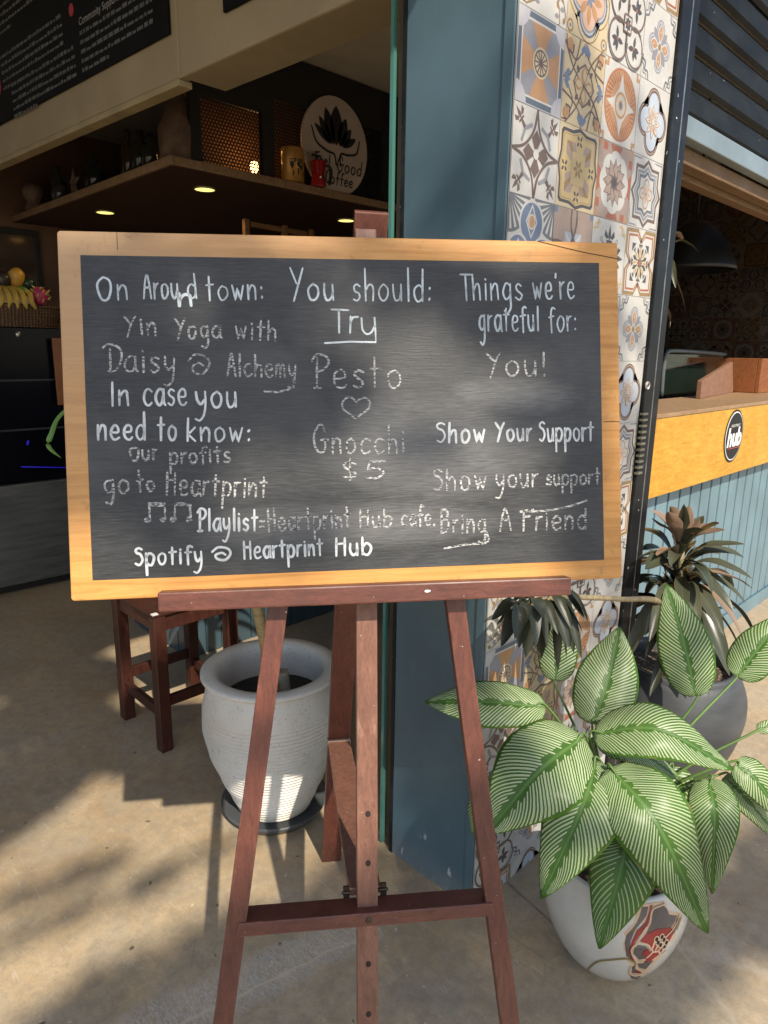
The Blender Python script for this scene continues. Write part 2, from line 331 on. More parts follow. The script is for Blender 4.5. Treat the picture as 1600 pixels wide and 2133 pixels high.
# ---------------------------------------------------------------- floor
def floor_mat():
    m,t,p=newmat('polished_concrete'); v=coords(t)
    a=noise(t,v,1.3,8,.62,.4); b=noise(t,v,4.5,8,.7,.8); c=noise(t,v,22,8,.75,.3); d=noise(t,v,160,4,.6); sc1=noise(t,coords(t,(5,1,1)),12,8,.75,1.6); sc2=noise(t,coords(t,(1.2,6,1)),10,8,.75,1.8)
    st=noise(t,coords(t,(.8,3.2,1)),2.2,9,.7,1.2)
    col=ramp(t,a,[(.3,(.31,.21,.115)),(.5,(.46,.335,.195)),(.7,(.57,.44,.275))])
    col=mixc(t,ramp(t,b,[(.35,.75),(.6,0.)]),col,(.40,.34,.25))
    col=mixc(t,ramp(t,st,[(.55,0.),(.7,.5)]),col,(.47,.42,.34))
    col=mixc(t,ramp(t,st,[(.28,.55),(.42,0.)]),col,(.40,.29,.18))
    col=mixc(t,ramp(t,c,[(.4,.45),(.55,0.)]),col,(.27,.225,.165))
    col=mixc(t,ramp(t,c,[(.62,0.),(.72,.5)]),col,(.62,.57,.49))
    col=mixc(t,ramp(t,sc1,[(.56,0.),(.68,.4)]),col,(.66,.58,.46))
    col=mixc(t,ramp(t,sc2,[(.3,.45),(.43,0.)]),col,(.27,.205,.135))
    col=mixc(t,ramp(t,d,[(.3,.35),(.48,0.)]),col,(.25,.2,.14))
    # hairline cracks
    vo=N(t,'TexVoronoi',Scale=2.1,_feature='DISTANCE_TO_EDGE'); wv=mixc(t,.22,v,N(t,'TexNoise',Scale=3.,Detail=8.).outputs[1]); L(t,wv,vo.inputs['Vector'])
    cr=ramp(t,vo.outputs['Distance'],[(0.,.3),(.004,0.)])
    cr=math_(t,'MULTIPLY',cr,ramp(t,noise(t,v,1.7,2),[(.5,0.),(.62,1.)]))
    col=mixc(t,cr,col,(.16,.12,.08))
    # spills and paint drops
    sp=ramp(t,noise(t,v,38,1,.4),[(.765,0.),(.775,1.)]); col=mixc(t,math_(t,'MULTIPLY',sp,.6),col,(.62,.6,.55))
    dk=ramp(t,noise(t,coords(t,(1,1,1)),31,1,.4),[(.215,1.),(.225,0.)]); col=mixc(t,math_(t,'MULTIPLY',dk,.75),col,(.07,.055,.04))
    # old brush marks along a seam near the easel
    sx=N(t,'SeparateXYZ'); L(t,v,sx.inputs[0])
    # distance to the seam through (-.737,.297)-(-.303,.195); direction (.973,-.229)
    wob=math_(t,'MULTIPLY',math_(t,'SUBTRACT',noise(t,v,9,3),.5),.05)
    dist=math_(t,'ADD',math_(t,'ADD',math_(t,'MULTIPLY',sx.outputs[0],.229),math_(t,'MULTIPLY',sx.outputs[1],.973)),-.1205)
    dist=math_(t,'ADD',dist,wob)
    along=math_(t,'ADD',math_(t,'MULTIPLY',sx.outputs[0],.973),math_(t,'MULTIPLY',sx.outputs[1],-.229))
    inr=ramp(t,along,[(0.,0.),(.001,0.)]) # placeholder keeps range below
    band=ramp(t,math_(t,'ABSOLUTE',dist),[(.0,1.),(.055,.8),(.085,0.)])
    rng=math_(t,'MULTIPLY',math_(t,'GREATER_THAN',along,-1.15),math_(t,'LESS_THAN',along,-.28))
    br=ramp(t,noise(t,coords(t,(30,8,1)),6,6,.75,1.5),[(.42,0.),(.62,.8)])
    col=mixc(t,math_(t,'MULTIPLY',math_(t,'MULTIPLY',band,rng),br),col,(.66,.61,.54))
    ln=math_(t,'MULTIPLY',ramp(t,math_(t,'ABSOLUTE',math_(t,'ADD',dist,.03)),[(0.,.8),(.006,0.)]),rng)
    col=mixc(t,ln,col,(.68,.56,.38))
    def seam(q0,q1,wd,c_,amt,wo=.03):
        d_=V((q1[0]-q0[0],q1[1]-q0[1])); l_=d_.length; d_.normalize(); n_=V((-d_.y,d_.x))
        di=math_(t,'ADD',math_(t,'ADD',math_(t,'MULTIPLY',sx.outputs[0],n_.x),math_(t,'MULTIPLY',sx.outputs[1],n_.y)),-(n_.x*q0[0]+n_.y*q0[1]))
        di=math_(t,'ABSOLUTE',math_(t,'ADD',di,math_(t,'MULTIPLY',math_(t,'SUBTRACT',noise(t,v,7,4),.5),wo)))
        al=math_(t,'ADD',math_(t,'ADD',math_(t,'MULTIPLY',sx.outputs[0],d_.x),math_(t,'MULTIPLY',sx.outputs[1],d_.y)),-(d_.x*q0[0]+d_.y*q0[1]))
        k=math_(t,'MULTIPLY',math_(t,'MULTIPLY',ramp(t,di,[(0.,amt),(wd,0.)]),math_(t,'GREATER_THAN',al,0.)),math_(t,'LESS_THAN',al,l_))
        return mixc(t,math_(t,'MULTIPLY',k,ramp(t,noise(t,v,25,5,.7),[(.3,.3),(.6,1.)])),col,c_)
    col=seam((.179,.01),(.10,-.42),.006,(.10,.075,.05),.9,.01)
    col=seam((.40,-.40),(.05,-.95),.012,(.66,.58,.46),.35,.06)
    col=seam((.36,-.50),(.55,-1.2),.03,(.66,.58,.47),.4,.2)
    col=seam((-1.2,1.9),(-.3,1.2),.02,(.30,.2,.12),.5,.2)
    col=seam((-.35,-.05),(.1,-.6),.03,(.27,.22,.16),.5,.15)
    L(t,col,p.inputs['Base Color'])
    L(t,ramp(t,b,[(.3,.28),(.7,.5)]),p.inputs['Roughness']); p.inputs['Specular IOR Level'].default_value=.42
    bump(t,p,mixc(t,.5,c,d),.12,.002); return m
fl=MB()
ext=40; n=1
fl.face([(-ext,-ext,0),(ext,-ext,0),(ext,ext,0),(-ext,ext,0)])
tag(fl.build('floor',floor_mat()),kind='structure')
# ---------------------------------------------------------------- shared materials
def teal_mat(name,base,chips=True):
    m,t,p=newmat(name); v=coords(t)
    a=noise(t,v,2.4,4,.5); b=noise(t,coords(t,(6,6,1.2)),5,6,.65)
    c=ramp(t,a,[(.3,tuple(x*.78 for x in base)),(.7,tuple(min(1,x*1.2) for x in base))])
    c=mixc(t,ramp(t,b,[(.6,0.),(.8,.22)]),c,tuple(min(1,x*1.9) for x in base))
    if chips:
        sx=N(t,'SeparateXYZ'); L(t,v,sx.inputs[0])
        low=ramp(t,sx.outputs[2],[(.05,1.),(.28,0.)])
        ch=math_(t,'MULTIPLY',ramp(t,noise(t,coords(t,(1,1,.6)),16,5,.6),[(.66,0.),(.69,1.)]),low)
        c=mixc(t,ch,c,(.5,.52,.5))
        dust=math_(t,'MULTIPLY',ramp(t,sx.outputs[2],[(0.,.6),(.12,0.)]),noise(t,v,30,6,.7)); c=mixc(t,dust,c,(.36,.33,.28))
    L(t,c,p.inputs['Base Color']); p.inputs['Roughness'].default_value=.36; p.inputs['Specular IOR Level'].default_value=.45
    bump(t,p,mixc(t,.35,noise(t,v,5,4),noise(t,v,70,3)),.16,.006); return m
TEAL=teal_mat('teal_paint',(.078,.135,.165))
TEAL_LIT=teal_mat('light_teal_paint',(.145,.235,.275),False)  # same teal made lighter: light on the counter boards put into the colour
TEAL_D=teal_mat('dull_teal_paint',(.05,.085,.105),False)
BLACK=simple('black_steel',(.010,.011,.012),.42,.3,8,spec=.22,specks=(.45,.45,.42),speck_thr=.74,speck_scale=45,dirt=(.05,.05,.05))
BLACK2=simple('dusty_black_steel',(.011,.012,.012),.5,.5,5,spec=.15,specks=(.4,.4,.38),speck_thr=.76,speck_scale=55,dirt=(.028,.03,.03),stretch=(1,1,2))
DARK=simple('near_black',(.012,.011,.010),.6,.3)
CREAM=simple('cream_plaster',(.30,.235,.14),.7,.1,3,dirt=(.40,.32,.2),bumps=.05)
CREAM2=simple('ceiling_paint',(.4,.36,.28),.8,.08,3)
BROWNWALL=simple('brown_wall',(.12,.06,.03),.7,.25,3)
SOFFIT=wood('soffit_timber',(.13,.072,.03),(.24,.14,.065),(1.2,9,9),.6)
CHIPW=simple('chipped_white',(.62,.6,.56),.6,.2,30)
# ---------------------------------------------------------------- corner pillar with the tiled side
pil=thing('corner_pillar','square corner pillar painted teal in front and patterned tiles on its right side','pillar',(0,0,0))
MB().box(0,.8,.004,.365,-.01,3.7).build('painted_face',TEAL,pil,.006)
MB().box(-.006,.0,.004,.036,-.01,3.7).build('corner_bead',TEAL,pil,.003)
b=MB(); b.box(-.003,.0,.352,.3655,.0,3.7); b.build('edge_strip',BLACK,pil)
# tile drawings: every tile is flat inlay, colours laid one above the other
TC={'w':(.51,.49,.45),'lg':(.42,.41,.425),'g':(.25,.245,.26),'sl':(.115,.135,.165),'o':(.42,.235,.115),'br':(.15,.105,.085),'cr':(.54,.44,.28),
'y':(.52,.42,.255),'go':(.48,.36,.175),'ta':(.34,.255,.205),'ru':(.34,.12,.06),'bl':(.15,.185,.26),'lb':(.42,.47,.53),'dk':(.085,.075,.072),'lv':(.36,.38,.44),'dg':(.15,.155,.165),'pk':(.55,.36,.25),'bz':(.28,.18,.08)}
TK=list(TC)
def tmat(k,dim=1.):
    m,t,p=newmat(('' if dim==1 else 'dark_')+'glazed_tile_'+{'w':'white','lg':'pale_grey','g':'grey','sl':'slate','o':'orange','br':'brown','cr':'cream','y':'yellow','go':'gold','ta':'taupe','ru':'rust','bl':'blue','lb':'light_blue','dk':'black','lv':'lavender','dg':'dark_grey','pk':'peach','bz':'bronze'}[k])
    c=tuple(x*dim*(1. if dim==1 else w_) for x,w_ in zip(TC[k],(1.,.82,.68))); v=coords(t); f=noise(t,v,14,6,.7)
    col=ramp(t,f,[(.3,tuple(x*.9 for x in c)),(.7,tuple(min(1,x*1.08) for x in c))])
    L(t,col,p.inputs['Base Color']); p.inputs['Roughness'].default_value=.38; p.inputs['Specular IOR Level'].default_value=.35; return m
TM=[tmat(k) for k in TK]; TM_SHADED=[tmat(k,.22) for k in TK]  # second set darkened: the bar's shade put into the tile colours
def rot(P,k):
    for _ in range(k%4): P=[(-y,x) for x,y in P]
    return P
def rota(P,a): return [(x*math.cos(a)-y*math.sin(a),x*math.sin(a)+y*math.cos(a)) for x,y in P]
def star(n,r1,r2,a0=0): return [((r1 if k%2==0 else r2)*math.cos(a0+math.pi*k/n),(r1 if k%2==0 else r2)*math.sin(a0+math.pi*k/n)) for k in range(2*n)]
def rc(x0,y0,x1,y1): return [(x0,y0),(x1,y0),(x1,y1),(x0,y1)]
def petal(l,w,r0=0,a=0,sharp=1.):
    top=[(r0+l*u,w*math.sin(math.pi*u)**sharp) for u in [k/8 for k in range(9)]]
    return rota(top+[(x,-y) for x,y in top[-2:0:-1]],a)
def stroke(P,wd,closed=False):
    Q=[V((x,y,0)) for x,y in P]; out=[]
    n_=len(Q)
    for i in range(n_ if closed else n_-1):
        a,b=Q[i],Q[(i+1)%n_]; d=b-a
        if d.length<1e-6: continue
        d.normalize(); s_=V((-d.y,d.x,0))*wd/2; a2=a-d*wd*.3; b2=b+d*wd*.3
        out.append([(q.x,q.y) for q in (a2-s_,b2-s_,b2+s_,a2+s_)])
    return out
def curve(P,n_=6): return [(q.x,q.y) for q in catmull([(x,y,0) for x,y in P],n_)]
def quatre(r,o,n_=12):
    """four-lobed outline: lobes of radius r centred at distance o"""
    out=[]
    for k in range(4):
        a=k*math.pi/2
        for j in range(n_+1):
            b_=a-math.radians(100)+math.radians(200)*j/n_
            out.append((o*math.cos(a)+r*math.cos(b_),o*math.sin(a)+r*math.sin(b_)))
    return out
def d_wheel():
    D=[('lg',rc(-1,-1,1,1)),('sl',rc(-.97,-.97,.97,.97)),('w',rc(-.84,-.84,.84,.84)),('g',rc(-.79,-.79,.79,.79))]
    for k in range(4):
        a=k*math.pi/2
        D.append(('o',rota([(.0,.0),(.79,-.42),(.79,.42)],a)))
    for sx in (-1,1):
        for sy in (-1,1): D.append(('lg',ell(sx*1.0,sy*1.0,.46)))
    D+=[('cr',ell(0,0,.34)),('br',ell(0,0,.29)),('cr',ell(0,0,.25))]
    for k in range(6): D+=[('br',q) for q in stroke([(.25*math.cos(k*math.pi/6),.25*math.sin(k*math.pi/6)),(-.25*math.cos(k*math.pi/6),-.25*math.sin(k*math.pi/6))],.035)]
    D.append(('br',ell(0,0,.06,n=10))); return D
def fleur(c,x,y,s,a):
    D=[]
    for p in ([(0,-.1),(.1,.15),(0,.5),(-.1,.15)],[(-.05,.05),(-.3,.3),(-.36,.1),(-.2,.0)],[(.05,.05),(.3,.3),(.36,.1),(.2,.0)],[(-.2,-.12),(.2,-.12),(.2,-.03),(-.2,-.03)],[(-.05,-.1),(.05,-.1),(.09,-.42),(-.09,-.42)]):
        D.append((c,[(x+q[0],y+q[1]) for q in rota([(u*s,v_*s) for u,v_ in p],a)]))
    return D
def d_star():
    D=[('w',rc(-1,-1,1,1))]
    for k in range(4):
        for q in stroke(curve([(0,.98),(.14,.5),(.5,.14),(.98,0)],5),.075): D.append(('br',rot(q,k)))
        for q in stroke([(.22,.62),(.5,.5),(.62,.22)],.09): D.append(('g',rot(q,k)))
        D+=fleur('br',*rot([(.7,.7)],k)[0],.62,math.radians(-45+90*k))
        D.append(('br',rot([(0,0),(.1,.18),(.2,.34),(0,.55),(-.2,.34),(-.1,.18)],k)))
    D.append(('w',ell(0,0,.12))); return D
def d_fans():
    D=[('w',rc(-1,-1,1,1))]
    for sx in (-1,1):
        for sy in (1,-1):
            D.append(('dg',[(sx,sy)]+[(sx*(1-.9*math.cos(a)),sy*(1-.9*math.sin(a))) for a in [math.pi/2*k/10 for k in range(11)]]))
            for k in range(6):
                a=math.pi/2*(k+.5)/6
                D.append(('w',[(sx*(1-.2*math.cos(a)),sy*(1-.2*math.sin(a))),(sx*(1-.82*math.cos(a-.06)),sy*(1-.82*math.sin(a-.06))),(sx*(1-.82*math.cos(a+.06)),sy*(1-.82*math.sin(a+.06)))]))
    for cx,cy,r in ((0,.42,.55),(-.55,-.35,.5),(.55,-.35,.5),(0,-.9,.4)):
        D+=[('w',ell(cx,cy,r)),('bl',ell(cx,cy,r-.07))]
    for cx,cy in ((0,.45),(-.55,-.4),(.55,-.4),(0,-.75)):
        D+=[('w',[(cx,cy+.42),(cx+.26,cy),(cx,cy-.42),(cx-.26,cy)]),('bl',[(cx,cy+.34),(cx+.2,cy),(cx,cy-.34),(cx-.2,cy)]),('w',ell(cx,cy,.16,.19)),('o',ell(cx,cy,.12,.15))]
    return D
def d_scroll():
    D=[('y',rc(-1,-1,1,1))]
    for k in range(4):
        for P in ([(0,1),(.1,.7),(.5,.45),(1,.3)],[(0,.5),(.3,.3),(.5,0)],[(.95,.95),(.7,.9),(.6,.65),(.8,.6)],[(0,0),(.3,.55),(.8,1)],[(-.15,.75),(-.45,.5),(-.75,.65),(-.7,.85)]):
            for q in stroke(curve(P,5),.045): D.append(('br',rot(q,k)))
        D+=[('o',rot(petal(.42,.14,.04),k)),('y',rot(petal(.32,.085,.09),k))]
        for dx in (-.14,0,.14): D.append(('bl',rot([(dx*.4,.98),(dx-.09,.8),(dx*1.3,.66),(dx+.09,.8)],k)))
        D+=[('br',[(x+.0,y) for x,y in rota(petal(.2,.06,.36),math.pi/4+k*math.pi/2)])]
        D.append(('o',rot(ell(.78,.78,.14,n=12),k)))
    return D
def d_gold():
    D=[('cr',rc(-1,-1,1,1))]
    oct_=[]
    for k in range(4): oct_+=rot([(.88,-.8),(.88,-.35),(.98,0),(.88,.35),(.88,.8),(.8,.88)],k)
    D+=[('dk',[(x*1.02,y*1.02) for x,y in oct_]),('go',[(x*.93,y*.93) for x,y in oct_]),('bz',[(x*.89,y*.89) for x,y in oct_]),('go',[(x*.87,y*.87) for x,y in oct_])]
    for k in range(4):
        D.append(('ta',rot([(.0,.0),(.62,.18),(.62,.62),(.3,.62)],k))); D.append(('bz',rot([(.0,.0),(.62,.4),(.62,.62)],k)))
        for a in range(4): D.append(('dk',[(x,y) for x,y in rot([(u,v_+.68) for u,v_ in rota(petal(.15,.04,.03),a*math.pi/2+.785)],k)]))
    D+=[('go',rc(-.34,-.4,.34,.4)),('go',ell(0,0,.3))]
    for k in range(6): D.append(('bz',petal(.22,.05,.03,k*math.pi/3)))
    return D
def d_beige():
    D=[('ta',rc(-1,-1,1,1)),('lv',petal(1.2,.36,-.6,math.pi/4)),('lv',petal(1.2,.36,-.6,-math.pi/4)),('w',star(4,.6,.14,math.pi/4)),('o',star(4,.4,.1))]
    for sx in (-1,1):
        for sy in (-1,1):
            for q in stroke(ell(sx*.8,sy*.8,.95,n=36),.07,True): D.append(('br',q))
            D.append(('bl',rc(*sorted((sx*.82,sx*1.)),*sorted((sy*.82,sy*1.))) if False else [(sx*.84,sy*.84),(sx*1,sy*.84),(sx*1,sy*1),(sx*.84,sy*1)]))
    return D
def d_leafring():
    D=[('w',rc(-1,-1,1,1)),('o',ell(0,0,.93)),('ru',ell(0,0,.9)),('o',ell(0,0,.87))]
    D.append(('w',[(x,y) for k in range(4) for x,y in rot(curve([(0,.8),(.14,.42),(.42,.14)],5),-k)]))
    for k in range(4):
        a0=k*math.pi/2
        for j in range(9):
            a=a0+.17+j*(math.pi/2-.34)/8
            for q in stroke([(.6*math.cos(a),.6*math.sin(a)),(.84*math.cos(a+.1),.84*math.sin(a+.1))],.035): D.append(('ru',q))
        D+=[('o',rot(rc(.8,.8,1,.9),k)),('o',rot(rc(.8,.84,.9,1),k))]
    D+=[('o',ell(0,0,.34)),('cr',ell(0,0,.27))]
    for k in range(10): D.append(('w',petal(.16,.04,.1,k*math.pi/5)))
    D+=[('o',ell(0,0,.12)),('bl',ell(0,0,.08,n=10))]; return D
def d_taupe():
    D=[('ta',rc(-1,-1,1,1))]
    for k in range(4): D+=[('ru',rot([(-.35,.98),(.35,.98),(.2,.76),(-.2,.76)],k)),('o',rot([(.75,.98),(.98,.98),(.98,.75)],k)),('ru',rot(rc(.78,.5,.98,.74),k))]
    D.append(('w',[(x,y) for k in range(8) for x,y in rota(ell(.42,0,.42,n=6,a0=-.9,a1=.9),k*math.pi/4)]))
    D+=[('br',star(12,.66,.46)),('ta',star(12,.61,.43))]
    for k in range(8): 
        for q in stroke(rota([(.22,.0),(.36,.12),(.5,0)],k*math.pi/4),.03): D.append(('br',q))
    D+=[('br',star(8,.26,.17)),('dk',ell(0,0,.12))]; return D
def d_fleur():
    D=[('w',rc(-1,-1,1,1))]
    for k in range(4):
        D+=fleur('dk',*rot([(0,.48)],k)[0],.85,k*math.pi/2)
        for P in ([(.55,.9),(.8,.85),(.9,.6)],[(.7,.95),(.75,.7),(.95,.7)]):
            for q in stroke(curve(P,4),.05): D.append(('go',rot(q,k)))
        for q in stroke(curve([(.15,.3),(.5,.42),(.42,.5),(.3,.15)],4),.03): D.append(('g',rot(q,k)))
    D.append(('g',ell(0,0,.1))); return D
def d_flower():
    D=[('w',rc(-1,-1,1,1)),('g',quatre(.26,.44)),('lg',quatre(.22,.44)),('g',quatre(.17,.44)),('w',star(4,.32,.2,math.pi/4))]
    for k in range(4):
        D+=[('g',petal(.5,.13,.1,math.pi/4+k*math.pi/2)),('w',petal(.5,.17,.1,k*math.pi/2)),('o',petal(.42,.12,.14,k*math.pi/2)),('w',ell(*rot([(.38,0)],k)[0],.03,n=8))]
        P=curve([(.55,.98),(.62,.8),(.8,.78),(.78,.6),(.96,.52)],3)
        for q in stroke(P,.06): D.append(('dg',rot(q,k)))
        for q in stroke([(x+.09,y+.09) for x,y in P],.03): D.append(('dg',rot(q,k)))
    D.append(('bz',ell(0,0,.09))); return D
def d_quatre():
    D=[('w',rc(-1,-1,1,1)),('br',quatre(.47,.46)),('pk',quatre(.42,.46)),('br',quatre(.40,.46)),('lb',quatre(.33,.46)),('w',quatre(.2,.28)),('lb',quatre(.17,.28))]
    for k in range(8): D+=[('o',petal(.42,.09,.06,k*math.pi/4)),('w',petal(.36,.065,.08,k*math.pi/4)),('o',petal(.18,.03,.14,k*math.pi/4))]
    D.append(('w',ell(0,0,.08))); return D
def d_zig():
    D=[('w',rc(-1,-1,1,1))]
    for k in range(4):
        for o_ in (.0,.1):
            for q in stroke([(.42+o_,.95-o_*.2),(.95-o_*.2,.95-o_*.2),(.95-o_*.2,.42+o_)],.03): D.append(('g',rot(q,k)))
    def s8(r): 
        P=[]
        for k in range(4): P+=rot([(r,0),(r*.78,r*.3),(r*.78,r*.78),(r*.3,r*.78)],k)
        return P
    for r,c in ((.98,'br'),(.86,'w'),(.8,'g'),(.7,'w'),(.66,'dg'),(.55,'w')): D.append((c,s8(r)))
    D+=[('bz',quatre(.17,.27,6)),('w',quatre(.13,.27,6))]
    for k in range(8): D+=[('pk',petal(.24,.05,.05,k*math.pi/4))]
    D.append(('g',ell(0,0,.05,n=8))); return D
def d_octa():
    D=[('w',rc(-1,-1,1,1))]
    for k in range(4):
        for off,c,wd in ((0,'bz',.11),(.13,'ru',.06)):
            for q in stroke([(.25+off*.2,.93-off),(.9-off,.93-off)],wd)+stroke([(.9-off,.93-off),(.93-off,.25+off*.2)],wd)+stroke([(.25,.93-off),(.0,.66-off*.6)],wd*.7)+stroke([(-.25,.93-off),(.0,.66-off*.6)],wd*.7): D.append((c,rot(q,k)))
        D+=[('dk',rot([(-.09,.6),(.09,.6),(0,.76)],k)),('dk',rot([(.3,.56),(.56,.56),(.56,.3)],k)),('dk',rot([(-.14,.55),(.14,.55),(0,.36)],k)),('dk',rot([(.34,.46),(.46,.34),(.27,.27)],k))]
    for k in range(8): D+=[('dk',petal(.36,.075,.14,k*math.pi/4+math.pi/8)),('cr',petal(.42,.08,.1,k*math.pi/4)),('ta',petal(.3,.03,.2,k*math.pi/4))]
    D+=[('dk',star(8,.17,.1)),('ru',ell(0,0,.09,n=10))]; return D
def d_rings():
    D=[('w',rc(-1,-1,1,1))]
    for k in range(4):
        x,y=rot([(.47,.47)],k)[0]
        for q in stroke(ell(x,y,.5,n=28),.06,True): D.append(('br',q))
        for a in (-.7,0,.7,2.2,4.1): D.append(('dk',[(x+u,y+v_) for u,v_ in rota(petal(.34,.07,-.02),a+k*math.pi/2+.785)]))
        D.append(('ru',[(x+u*1,y+v_) for u,v_ in ell(0,0,.05,n=8)]))
    D+=[('w',rc(-.2,-.2,.2,.2))]+[('br',q) for q in stroke(rc(-.2,-.2,.2,.2),.05,True)]
    for k in range(8): D.append(('dk',petal(.15,.04,.03,k*math.pi/4)))
    D.append(('ru',ell(0,0,.05,n=8))); return D
def d_sprays():
    D=[('w',rc(-1,-1,1,1))]
    for k in range(4):
        for P in ([(.2,.2),(.55,.6),(.95,.7)],[(.3,.35),(.4,.75),(.75,.95)]):
            for q in stroke(curve(P,4),.035): D.append(('bz',rot(q,k)))
            for j,(x,y) in enumerate(curve(P,3)): D.append(('g' if j%2 else 'bz',rot([(x+u,y+v_) for u,v_ in petal(.19,.055,.02,.3+j*.9)],k)))
        D.append(('dk',rot([(-.12,.1),(.0,.45),(.12,.1)],k)))
    return D
def d_bigflower():
    D=[('cr',rc(-1,-1,1,1)),('bz',quatre(.6,.42)),('cr',quatre(.56,.42)),('sl',quatre(.47,.42)),('lg',quatre(.41,.42)),('g',quatre(.36,.42)),('pk',quatre(.31,.42))]
    for k in range(8): D.append(('o',petal(.5,.1,.12,k*math.pi/4)))
    for k in range(6): D.append(('bl',petal(.22,.05,.02,k*math.pi/3)))
    for k in range(4):
        D+=[('bz',rot(ell(.84,.84,.15,n=12),k)),('cr',rot(ell(.84,.84,.1,n=10),k)),('bl',rot(ell(.84,.84,.05,n=8),k))]
    return D
def clip(P):
    for ax,sg in ((0,1),(0,-1),(1,1),(1,-1)):
        out=[]
        for i in range(len(P)):
            a,b_=P[i-1],P[i]; ia=a[ax]*sg<=1; ib=b_[ax]*sg<=1
            if ia!=ib:
                s_=(sg-a[ax])/(b_[ax]-a[ax]); out.append((a[0]+(b_[0]-a[0])*s_,a[1]+(b_[1]-a[1])*s_))
            if ib: out.append(b_)
        P=out
        if len(P)<3: return None
    Q=[]
    for p in P:
        if not Q or (abs(p[0]-Q[-1][0])+abs(p[1]-Q[-1][1]))>1e-5: Q.append(p)
    if len(Q)>2 and abs(Q[0][0]-Q[-1][0])+abs(Q[0][1]-Q[-1][1])<1e-5: Q.pop()
    return Q if len(Q)>2 else None
DES={k:[(c,clip(P)) for c,P in f()] for k,f in dict(wheel=d_wheel,star=d_star,fans=d_fans,scroll=d_scroll,gold=d_gold,beige=d_beige,leafring=d_leafring,taupe=d_taupe,fleur=d_fleur,flower=d_flower,quatre=d_quatre,zig=d_zig,octa=d_octa,rings=d_rings,sprays=d_sprays,big=d_bigflower).items()}
def lay_tile(mb,name,o,ax,ay,nrm,half,step=.00006):
    o,ax,ay,nrm=V(o),V(ax),V(ay),V(nrm)
    h=half-.0008
    for c,P,i in DES[name]:
        mb.face([o+ax*(x*h)+ay*(y*h)+nrm*(step*i) for x,y in P],TK.index(c))
def layered(D):
    out=[]
    for c,P in D:
        if not P: continue
        x0,x1=min(p[0] for p in P),max(p[0] for p in P); y0,y1=min(p[1] for p in P),max(p[1] for p in P)
        lv=0
        for (_,_,l2,(a0,a1,b0,b1)) in out:
            if a0<x1+.01 and a1>x0-.01 and b0<y1+.01 and b1>y0-.01: lv=max(lv,l2+1)
        out.append((c,P,lv,(x0,x1,y0,y1)))
    return [q[:3] for q in out]
DES={k:layered(D) for k,D in DES.items()}
SEQ=[['wheel','star','fans','rings','octa','leafring','beige','sprays'],['scroll','gold','beige','flower','quatre','taupe','fans','big'],['leafring','taupe','fleur','zig','star','scroll','big','rings'],['quatre','zig','octa','flower']]
Z0=2.464   # top of the row that carries the wheel
tp=MB()
for c_ in range(4):
    for r_ in range(-6,13):
        zc=Z0-.2*r_-.1
        s_=SEQ[c_]; nm=s_[r_%len(s_)]
        if zc<-.05: continue
        lay_tile(tp,nm,(c_*.2+.1,.0,zc),(1,0,0),(0,0,1),(0,-1,0),.1)
tp.build('tile_cladding',TM,pil,recalc=False)
MB().box(0,.8,.0012,.0036,-.01,3.7).build('grout',simple('grout',(.36,.34,.31),.8),pil)
# ---------------------------------------------------------------- black guide rail of the shutter
gr=thing('shutter_rail','tall scuffed black steel rail beside the tiled wall','rail',(.86,.05,0))
b=MB(); b.box(.802,.868,-.012,.12,0,3.7); b.box(.868,.936,-.004,.12,0,3.7); b.build('rail_channel',BLACK,gr,.004)
MB().box(.8685,.8745,-.0125,-.0045,0,3.7).build('edge_lip',simple('worn_steel',(.2,.2,.21),.3,.5,20,metal=.6),gr,.002)
b=MB(); 
for k in range(11): b.box(.782,.815,-.026,-.0125,1.285+k*.0202,1.292+k*.0202)
b.build('rack_bar',simple('dull_bronze',(.3,.28,.2),.4,.3,20,metal=.7),gr)
b=MB(); b.lathe([(.013,0),(.013,.006),(.008,.006),(.008,0)],(.806,-.0205,1.585),16,axis='Y'); b.build('lock_ring',CHIPW,gr)
# ---------------------------------------------------------------- roller shutter, soffit and bar counter on the right
sh=thing('roller_shutter','black roller shutter pulled up above the bar counter','shutter',(2.6,.1,2.45))
b=MB()
prof=[(.10,.0),(.086,.012),(.086,.058),(.1,.07),(.1,.085),(.108,.095)]
for k in range(14):
    z=2.50+k*.1
    q=[(y,z+h) for y,h in prof]+[(.108,z+.1)]
    for (y0,z0),(y1,z1) in zip(q,q[1:]):
        b.face([(.937,y0,z0),(5.3,y0,z0),(5.3,y1,z1),(.937,y1,z1)])
b.build('shutter_slats',BLACK2,sh)
MB().box(.937,5.3,.084,.13,2.43,2.499).build('bottom_bar',simple('pale_blue_metal',(.19,.24,.26),.4,.15,6,dirt=(.3,.33,.33),specks=(.2,.06,.04),speck_thr=.78,speck_scale=14),sh,.004)
b=MB(); b.box(.937,5.3,.132,.19,2.37,2.425); b.box(.937,5.3,.195,.25,2.35,2.41); tag(b.build('soffit_boards',SOFFIT,None,.004),'brown timber boards under the raised shutter','soffit')
ct=thing('bar_counter','yellow timber bar counter with an oval badge over light blue boards','counter',(2.6,.45,0))
APR=wood('varnished_pine',(.48,.22,.018),(.78,.43,.05),(1.3,9,7),.38,9)
TOPW=wood('worn_counter_top',(.26,.15,.075),(.40,.26,.14),(1.3,9,7),.5,9)
MB().box(.937,4.4,.25,.275,1.05,1.41).build('apron',APR,ct,.003)
MB().box(.937,4.4,.246,.70,1.4105,1.43).build('counter_top',TOPW,ct,.003)
b=MB(); b.box(.937,4.4,.335,.36,0,1.05)
x=.94
while x<4.4:
    b.box(x,x+.118,.322,.335,.09,1.05); x+=.138
b.build('bead_board',TEAL_LIT,ct,.004)
